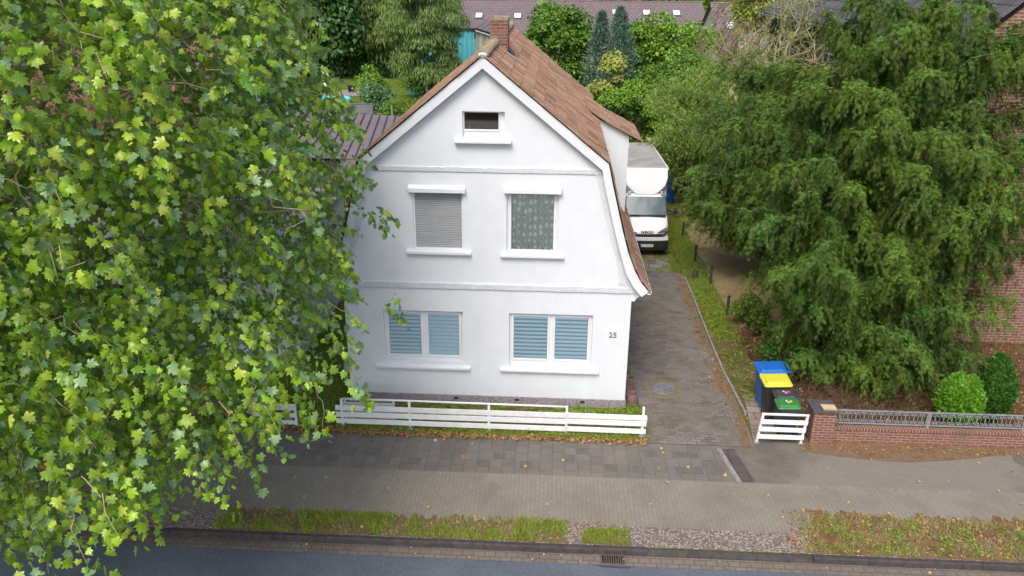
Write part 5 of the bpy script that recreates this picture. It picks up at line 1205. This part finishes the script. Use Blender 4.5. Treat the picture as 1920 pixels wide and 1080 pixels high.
cypress('left of the two slender blue green conifers', (4.55, 41, 0), 7.2, 1.5, 41); cypress('right and bushier of the two slender blue green conifers', (5.75, 40, 0), 7.5, 1.9, 42)

# ---- twisted willows / bare tree ---------------------------------------------
def twisty(name, label, base, h, spread, seed, mat, leafmat=None, nleaf=0, levels=3, n1=9, twist=1.0, lsize=.16, r0=.09, zfork=.35, splay=.6, droop=.9):
    rng = np.random.default_rng(seed); th = thing(name, label, 'tree', base); mb = MB(); nodes = []
    def grow(p, d, L, r_, lv):
        n = 7; pts = [p]; dd = d.copy()
        for i in range(n):
            dd = dd+rng.normal(size=3)*.30*twist+np.array([0, 0, .10]); dd /= np.linalg.norm(dd); pts.append(pts[-1]+dd*L/n)
        mb.tube([tuple(q) for q in pts], list(np.linspace(r_, r_*.45, n+1)), 5 if lv == 0 else 4 if lv < 2 else 3, cap=False); nodes.extend(pts[2:]) if lv >= 1 else None
        if lv < levels:
            for k in range(n1 if lv == 0 else rng.integers(4, 7)):
                q = pts[rng.integers(max(1, int(n*zfork)) if lv == 0 else 2, n+1)]; nd = dd*.7+rng.normal(size=3)*spread; nd[2] = abs(nd[2])*splay+.15; nd /= np.linalg.norm(nd)
                grow(q, nd, L*rng.uniform(.40, .62), r_*.5, lv+1)
    grow(np.array(base, float), np.array([0, 0, 1.]), h*.62, r0, 0)
    mb.build('branches', mat, th, smooth=True, recalc=False)
    if nleaf:
        nd = np.array(nodes); q = nd[rng.integers(0, len(nd), nleaf)]+rng.normal(size=(nleaf, 3))*[.16, .16, .2]
        scatter('foliage', SLIM_V, DIA_F, q, frames(unit(rng.normal(size=(nleaf, 3))*.6+[0, 0, -droop]), unit(rng.normal(size=(nleaf, 3))+[0, -.3, .6])), rng.uniform(.6, 1.3, nleaf)*lsize, leafmat, th)
PALE = M('pale twisted bark', (.34, .30, .17, 1), (.24, .21, .12, 1), 6, .8); RED = M('reddish fine twigs', (.30, .20, .15, 1), (.22, .15, .11, 1), 6, .85)
G10 = LEAF('corkscrew willow leaves', [(.14, .24, .03, 1), (.20, .31, .05, 1), (.26, .36, .07, 1), (.11, .19, .025, 1)], .25, .5)
twisty('corkscrew_willow', 'corkscrew willow with pale twisting branches and light green leaves behind the truck', (7.9, 17.0, 0), 7.4, .95, 51, PALE, G10, 52000, n1=24, zfork=.15, splay=.8)
twisty('corkscrew_willow', 'second corkscrew willow with mostly bare pale branches beside the brick house', (10.2, 14.6, 0), 10.0, .7, 52, PALE, G10, 2500, n1=13, zfork=.55, r0=.15)
twisty('corkscrew_willow', 'smaller corkscrew willow with dense light green leaves in front of the far shrubs', (10.6, 27.8, 0), 5.2, .8, 53, PALE, G10, 26000, n1=14, zfork=.2)
twisty('bare_tree', 'nearly bare tree with fine reddish twigs in front of the plum roofed terraces', (13.4, 37, 0), 9.2, .8, 54, RED, G7, 1500, levels=4, n1=16, zfork=.3, lsize=.25, r0=.2)
leafy('maple_tree', 'yellow green tree behind the bare tree at the top edge', 'tree', (17.5, 50, 0), (17.3, 50, 7.2), (2.6, 2.5, 2.6), 4500, .3, G7, 19, clumps=40, cr=.3)
# far wood beyond the terraces
rng = np.random.default_rng(77); n = 45000; cx = rng.uniform(-95, 110, 190); cy = rng.uniform(118, 150, 190); cz = rng.uniform(3, 9.5, 190); k = rng.integers(0, 190, n)
d = unit(rng.normal(size=(n, 3))); d[:, 2] = np.abs(d[:, 2]); p = np.stack([cx[k], cy[k], cz[k]*.6], 1)+d*np.stack([np.full(n, 4.6), np.full(n, 4.6), cz[k]*.75], 1)*rng.uniform(.75, 1.05, n)[:, None]
props(scatter('far_wood', DIA_V, DIA_F, p, frames(unit(d+rng.normal(size=(n, 3))*.6), unit(d+[0, 0, .5])), rng.uniform(.8, 1.5, n), G1), 'mass of green trees on the horizon behind the terraces', 'trees', kind='stuff')

# ---- ground cover ------------------------------------------------------------
BV = [(x*.12, y, z) for x, y, z in BLADE_V]
def grass(name, n, area, h, mat, seed, label, dens=None, z=.0, patch=None):
    rng = np.random.default_rng(seed); x = rng.uniform(area[0], area[1], n); y = rng.uniform(area[2], area[3], n); P = np.stack([x, y, np.full(n, z)], 1)
    if patch: v = lump(P, patch[0], seed+1); P = P[v > patch[1]]
    if dens: P = P[np.array([dens(a, b) for a, b in P[:, :2]])]
    m = len(P); t_ = unit(rng.normal(size=(m, 3))*[.5, .5, .0]+[0, 0, 1]); 
    o = scatter(name, BV, BLADE_F, P, frames(t_, unit(rng.normal(size=(m, 3))*[1, 1, .1])), rng.uniform(.5, 1.3, m)*h, mat); return props(o, label, 'grass', kind='stuff')
GR = LEAF('grass blades', [(.17, .26, .02, 1), (.24, .33, .03, 1), (.30, .38, .06, 1), (.42, .40, .14, 1), (.20, .29, .025, 1), (.36, .40, .09, 1)], .3, .6, .15)
GRD = LEAF('dry grass blades', [(.40, .32, .16, 1), (.50, .42, .24, 1), (.26, .30, .07, 1), (.32, .25, .12, 1), (.45, .36, .19, 1)], .25, .7, .2)
grass('verge_grass', 15000, (-4.75, 1.9, -4.97, -4.36), .10, GR, 1, 'tufty green grass on the narrow verge along the kerb', patch=(1.3, -.05), z=.006)
grass('verge_grass', 6000, (-4.75, 1.95, -4.97, -4.30), .08, GRD, 31, 'dry yellowed grass mixed into the narrow verge', patch=(1.1, -.1), z=.006)
grass('verge_grass', 2400, (2.2, 3.05, -4.93, -4.54), .075, GR, 2, 'small tuft of green grass by the drain grate', patch=(1.2, -.3), z=.006)
grass('verge_grass', 6500, (6.3, 13.5, -4.97, -3.85), .10, GR, 3, 'green tufts on the wide dry verge at the right', patch=(.9, .33), z=.006)
grass('verge_grass', 14000, (6.2, 13.5, -4.97, -3.80), .075, GRD, 4, 'dry straw coloured grass on the wide verge at the right', patch=(1.0, -.05), z=.006)
grass('bed_grass', 9000, (-3.3, 3.65, -1.42, -1.1), .07, GR, 5, 'grass growing beneath the long white fence', patch=(.8, -.25), z=.008)
grass('bed_grass', 6500, (-3.3, 3.75, -1.05, -.05), .08, GR, 6, 'grass and weeds between the white fence and the house plinth', patch=(.6, .05), z=.008)
grass('garden_grass', 9000, (6.12, 7.0, 4.0, 14.5), .11, GR, 7, 'green weeds in the strip between driveway and posts', patch=(.45, -.15), z=.004)
grass('yard_grass', 26000, (6.95, 11.5, 4.5, 19.5), .07, GRD, 41, 'dry mown grass lying on the straw yard', patch=(.5, -.6), z=.0)
grass('garden_grass', 5000, (5.95, 7.2, 12, 19.8), .14, GR, 42, 'rough grass beside the truck and the blue barrel', patch=(.5, -.3), z=0)
grass('path_grass', 5000, (4.0, 6.0, 9.5, 11.3), .07, GR, 8, 'short grass around the front of the truck', dens=lambda a, b: abs(a-5.1) > .2, z=.006, patch=(.6, -.2))
grass('lawn_grass', 9000, (-18, -4, 38, 50), .12, GR, 9, 'mown back lawn', z=0)
grass('bed_grass', 1500, (3.32, 3.62, -1.3, 2.8), .06, GR, 10, 'weeds along the foot of the right house wall', patch=(.9, -.1), z=.008)
grass('left_grass', 9000, (-9, -3.5, -1.35, 1.7), .09, GR, 11, 'grass in the front garden of the left house', z=0)
def litter(name, n, fn, size, mat, seed, label, z=.012):
    rng = np.random.default_rng(seed); P = np.array([fn(rng) for _ in range(n)]); P = np.concatenate([P, np.full((n, 1), z)], 1)
    t_ = unit(rng.normal(size=(n, 3))*[1, 1, .18]); n_ = unit(np.array([0, 0, 1.])+rng.normal(size=(n, 3))*.35); P[:, 2] += rng.uniform(0, .012, n)
    V = [(x, y-.4, -z_*1.2) for x, y, z_ in PLANE_V]
    return props(scatter(name, V, PLANE_F, P, frames(t_, n_), rng.uniform(.5, 1.3, n)*size, mat), label, 'leaves', kind='stuff')
LB = LEAF('brown fallen leaves', [(.26, .13, .06, 1), (.38, .22, .11, 1), (.18, .08, .04, 1), (.48, .33, .17, 1), (.30, .12, .06, 1), (.42, .30, .08, 1)], .1, .7, .2)
LY = LEAF('yellow fallen leaves', [(.52, .38, .10, 1), (.50, .42, .22, 1), (.42, .28, .08, 1), (.30, .36, .08, 1), (.55, .30, .10, 1)], .1, .6, .3)
litter('fallen_leaves', 1500, lambda r_: (r_.uniform(-3.5, 3.7), -1.46+r_.normal()*.07), .055, LB, 1, 'brown leaves drifted along the foot of the long white fence')
litter('fallen_leaves', 500, lambda r_: (r_.uniform(-6.5, -3.3), -1.42+r_.normal()*.09), .055, LB, 2, 'brown leaves along the left garden wall')
litter('fallen_leaves', 700, lambda r_: (r_.uniform(7.1, 12.5), -1.28+abs(r_.normal())*-.2), .028, LB, 3, 'small brown leaves drifted in front of the brick boundary wall')
litter('fallen_leaves', 60, lambda r_: (r_.uniform(-5, 13), r_.uniform(-4.3, -1.6)), .06, LY, 4, 'few yellow leaves scattered over the pavement', .004)
litter('fallen_leaves', 800, lambda r_: (r_.uniform(6.0, 13.5), r_.uniform(-4.95, -3.72)), .05, LB, 5, 'brown leaves on the wide dry verge at the right')
litter('fallen_leaves', 300, lambda r_: (r_.uniform(-4.7, 3.1), r_.uniform(-4.9, -4.32)), .045, LB, 6, 'brown leaves on the narrow green verge')
litter('fallen_leaves', 700, lambda r_: (6.3+r_.uniform(-.7, 1.0), r_.uniform(-.8, 5.5)), .04, LB, 7, 'brown leaves beside the driveway edging')
litter('fallen_leaves', 2200, lambda r_: (r_.uniform(7.3, 14.5), r_.uniform(-.9, 4.3)), .055, LB, 8, 'brown leaf litter under the large yew')
litter('fallen_leaves', 30, lambda r_: (r_.uniform(-3, 13), r_.uniform(-5.35, -5.12)), .045, LY, 9, 'yellow leaves lying in the gutter', -.112)
litter('fallen_leaves', 500, lambda r_: (r_.uniform(-3.3, 3.6), r_.uniform(-1.1, -.1)), .04, LB, 10, 'brown leaves in the bed in front of the house')
def weeds(n, fn, size, mat, seed, label, name='weeds'):
    rng = np.random.default_rng(seed); c = np.array([fn(rng) for _ in range(n)]); k = 14; P = np.repeat(c, k, 0); m = len(P); h = rng.uniform(.01, .10, m)*rng.uniform(.5, 1.3, n).repeat(k); a = rng.uniform(0, 6.28, m); r_ = rng.uniform(.01, .09, m)
    P = np.stack([P[:, 0]+r_*np.cos(a), P[:, 1]+r_*np.sin(a), h], 1); o = np.stack([np.cos(a), np.sin(a), 0*a], 1)
    return props(scatter(name, DIA_V, DIA_F, P, frames(unit(o+[0, 0, .3]), unit(np.array([0, 0, 1.])+rng.normal(size=(m, 3))*.4)), rng.uniform(.5, 1.3, m)*size, mat), label, 'weeds', kind='stuff')
WD = LEAF('weed leaves', [(.13, .24, .02, 1), (.19, .32, .03, 1), (.24, .34, .05, 1), (.10, .19, .02, 1), (.33, .34, .08, 1)], .2, .6, .2)
weeds(420, lambda r_: (6.5+r_.normal()*.22, r_.uniform(4.2, 14.5)), .055, WD, 1, 'leafy weeds in the strip between driveway and dark posts')
weeds(60, lambda r_: (6.6+r_.normal()*.3, r_.uniform(.5, 4.5)), .05, WD, 2, 'sparse weeds beside the driveway edging')
weeds(170, lambda r_: (r_.uniform(-3.3, 3.7), -1.3+r_.normal()*.08), .045, WD, 3, 'weeds beneath the long white fence')
weeds(120, lambda r_: (r_.uniform(-3.3, 3.7), r_.uniform(-.55, -.08)), .05, WD, 4, 'low plants at the foot of the house front')
weeds(60, lambda r_: (2.2+r_.normal()*.35, -.35+r_.normal()*.12), .07, WD, 5, 'denser green plants near the right end of the house front')
weeds(70, lambda r_: (3.48+r_.normal()*.07, r_.uniform(-1.1, 3.0)), .05, WD, 6, 'weeds along the right house wall by the planters')
weeds(130, lambda r_: (r_.uniform(-7, -4.3), -1.3+r_.normal()*.07), .05, WD, 7, 'weeds at the foot of the left wall and gate')
weeds(70, lambda r_: (r_.uniform(6.4, 13), r_.uniform(-4.9, -4.0)), .055, WD, 8, 'broad leaved weeds on the dry verge')
weeds(26, lambda r_: (r_.uniform(4.2, 5.7), r_.uniform(9.5, 11)), .05, WD, 9, 'weeds in front of the truck')
mb = MB(); r = random.Random(12)
for k in range(40):
    x = 7.7+r.uniform(-.35, .35); y = 6.4+r.uniform(-.5, .5); a = r.uniform(0, 6.28); L = r.uniform(.2, .5); mb.tube([(x, y, .02), (x+L*cos(a)*.5, y+L*sin(a)*.5, .06+r.random()*.05), (x+L*cos(a), y+L*sin(a), .03)], [.008, .006, .003], 3, cap=False)
props(mb.build('fallen_branches', BARKD, recalc=False), 'dark fallen twigs lying on the straw yard beside the yew', 'twigs', kind='stuff')
# irregular darker patch on the right pavement
sheet('dark_patch', [(12.0+.9*cos(a)*(1+.2*sin(3*a))+.6, -1.9+.75*sin(a)*(1+.15*cos(5*a))) for a in np.linspace(0, 2*pi, 40)[:-1]], .0015, M('dark paving patch', (.085, .073, .066, 1), (.13, .115, .10, 1), 2.5, .8))
# moss and grass in the slab joints next to the fence
grass('joint_moss', 1400, (-3.3, 2.0, -1.75, -1.48), .035, LEAF('olive moss', [(.18, .18, .03, 1), (.24, .22, .05, 1), (.12, .15, .02, 1)], .1), 21, 'moss in the slab joints by the fence', patch=(2.2, .35), z=.0)
grass('joint_moss', 900, (4.4, 5.3, -2.5, -1.55), .03, _mc['olive moss'], 22, 'moss in the joints of the driveway crossing', patch=(2.6, .55), z=.0)
# dead brown brush beneath the yew
rng = np.random.default_rng(5); mb = MB()
for k in range(900):
    x = rng.uniform(7.7, 10.7); y = rng.uniform(-.75, 1.6); p = np.array([x, y, 0.]); d = np.array([rng.normal()*.6, rng.normal()*.5-.15, rng.uniform(.2, 1.0)]); d /= np.linalg.norm(d); L = rng.uniform(.25, .75); pts = [p]
    for i in range(4): d = d+rng.normal(size=3)*.3+[0, 0, -.12]; d /= np.linalg.norm(d); pts.append(pts[-1]+d*L/4)
    mb.tube([tuple(q) for q in pts], [.007, .006, .005, .004, .002], 3, cap=False)
props(mb.build('dead_brush', M('dead brown twigs', (.15, .09, .05, 1), (.09, .05, .03, 1), 5, .9), recalc=False), 'tangle of dead brown twigs beneath the large yew', 'brush', kind='stuff')
#==END==
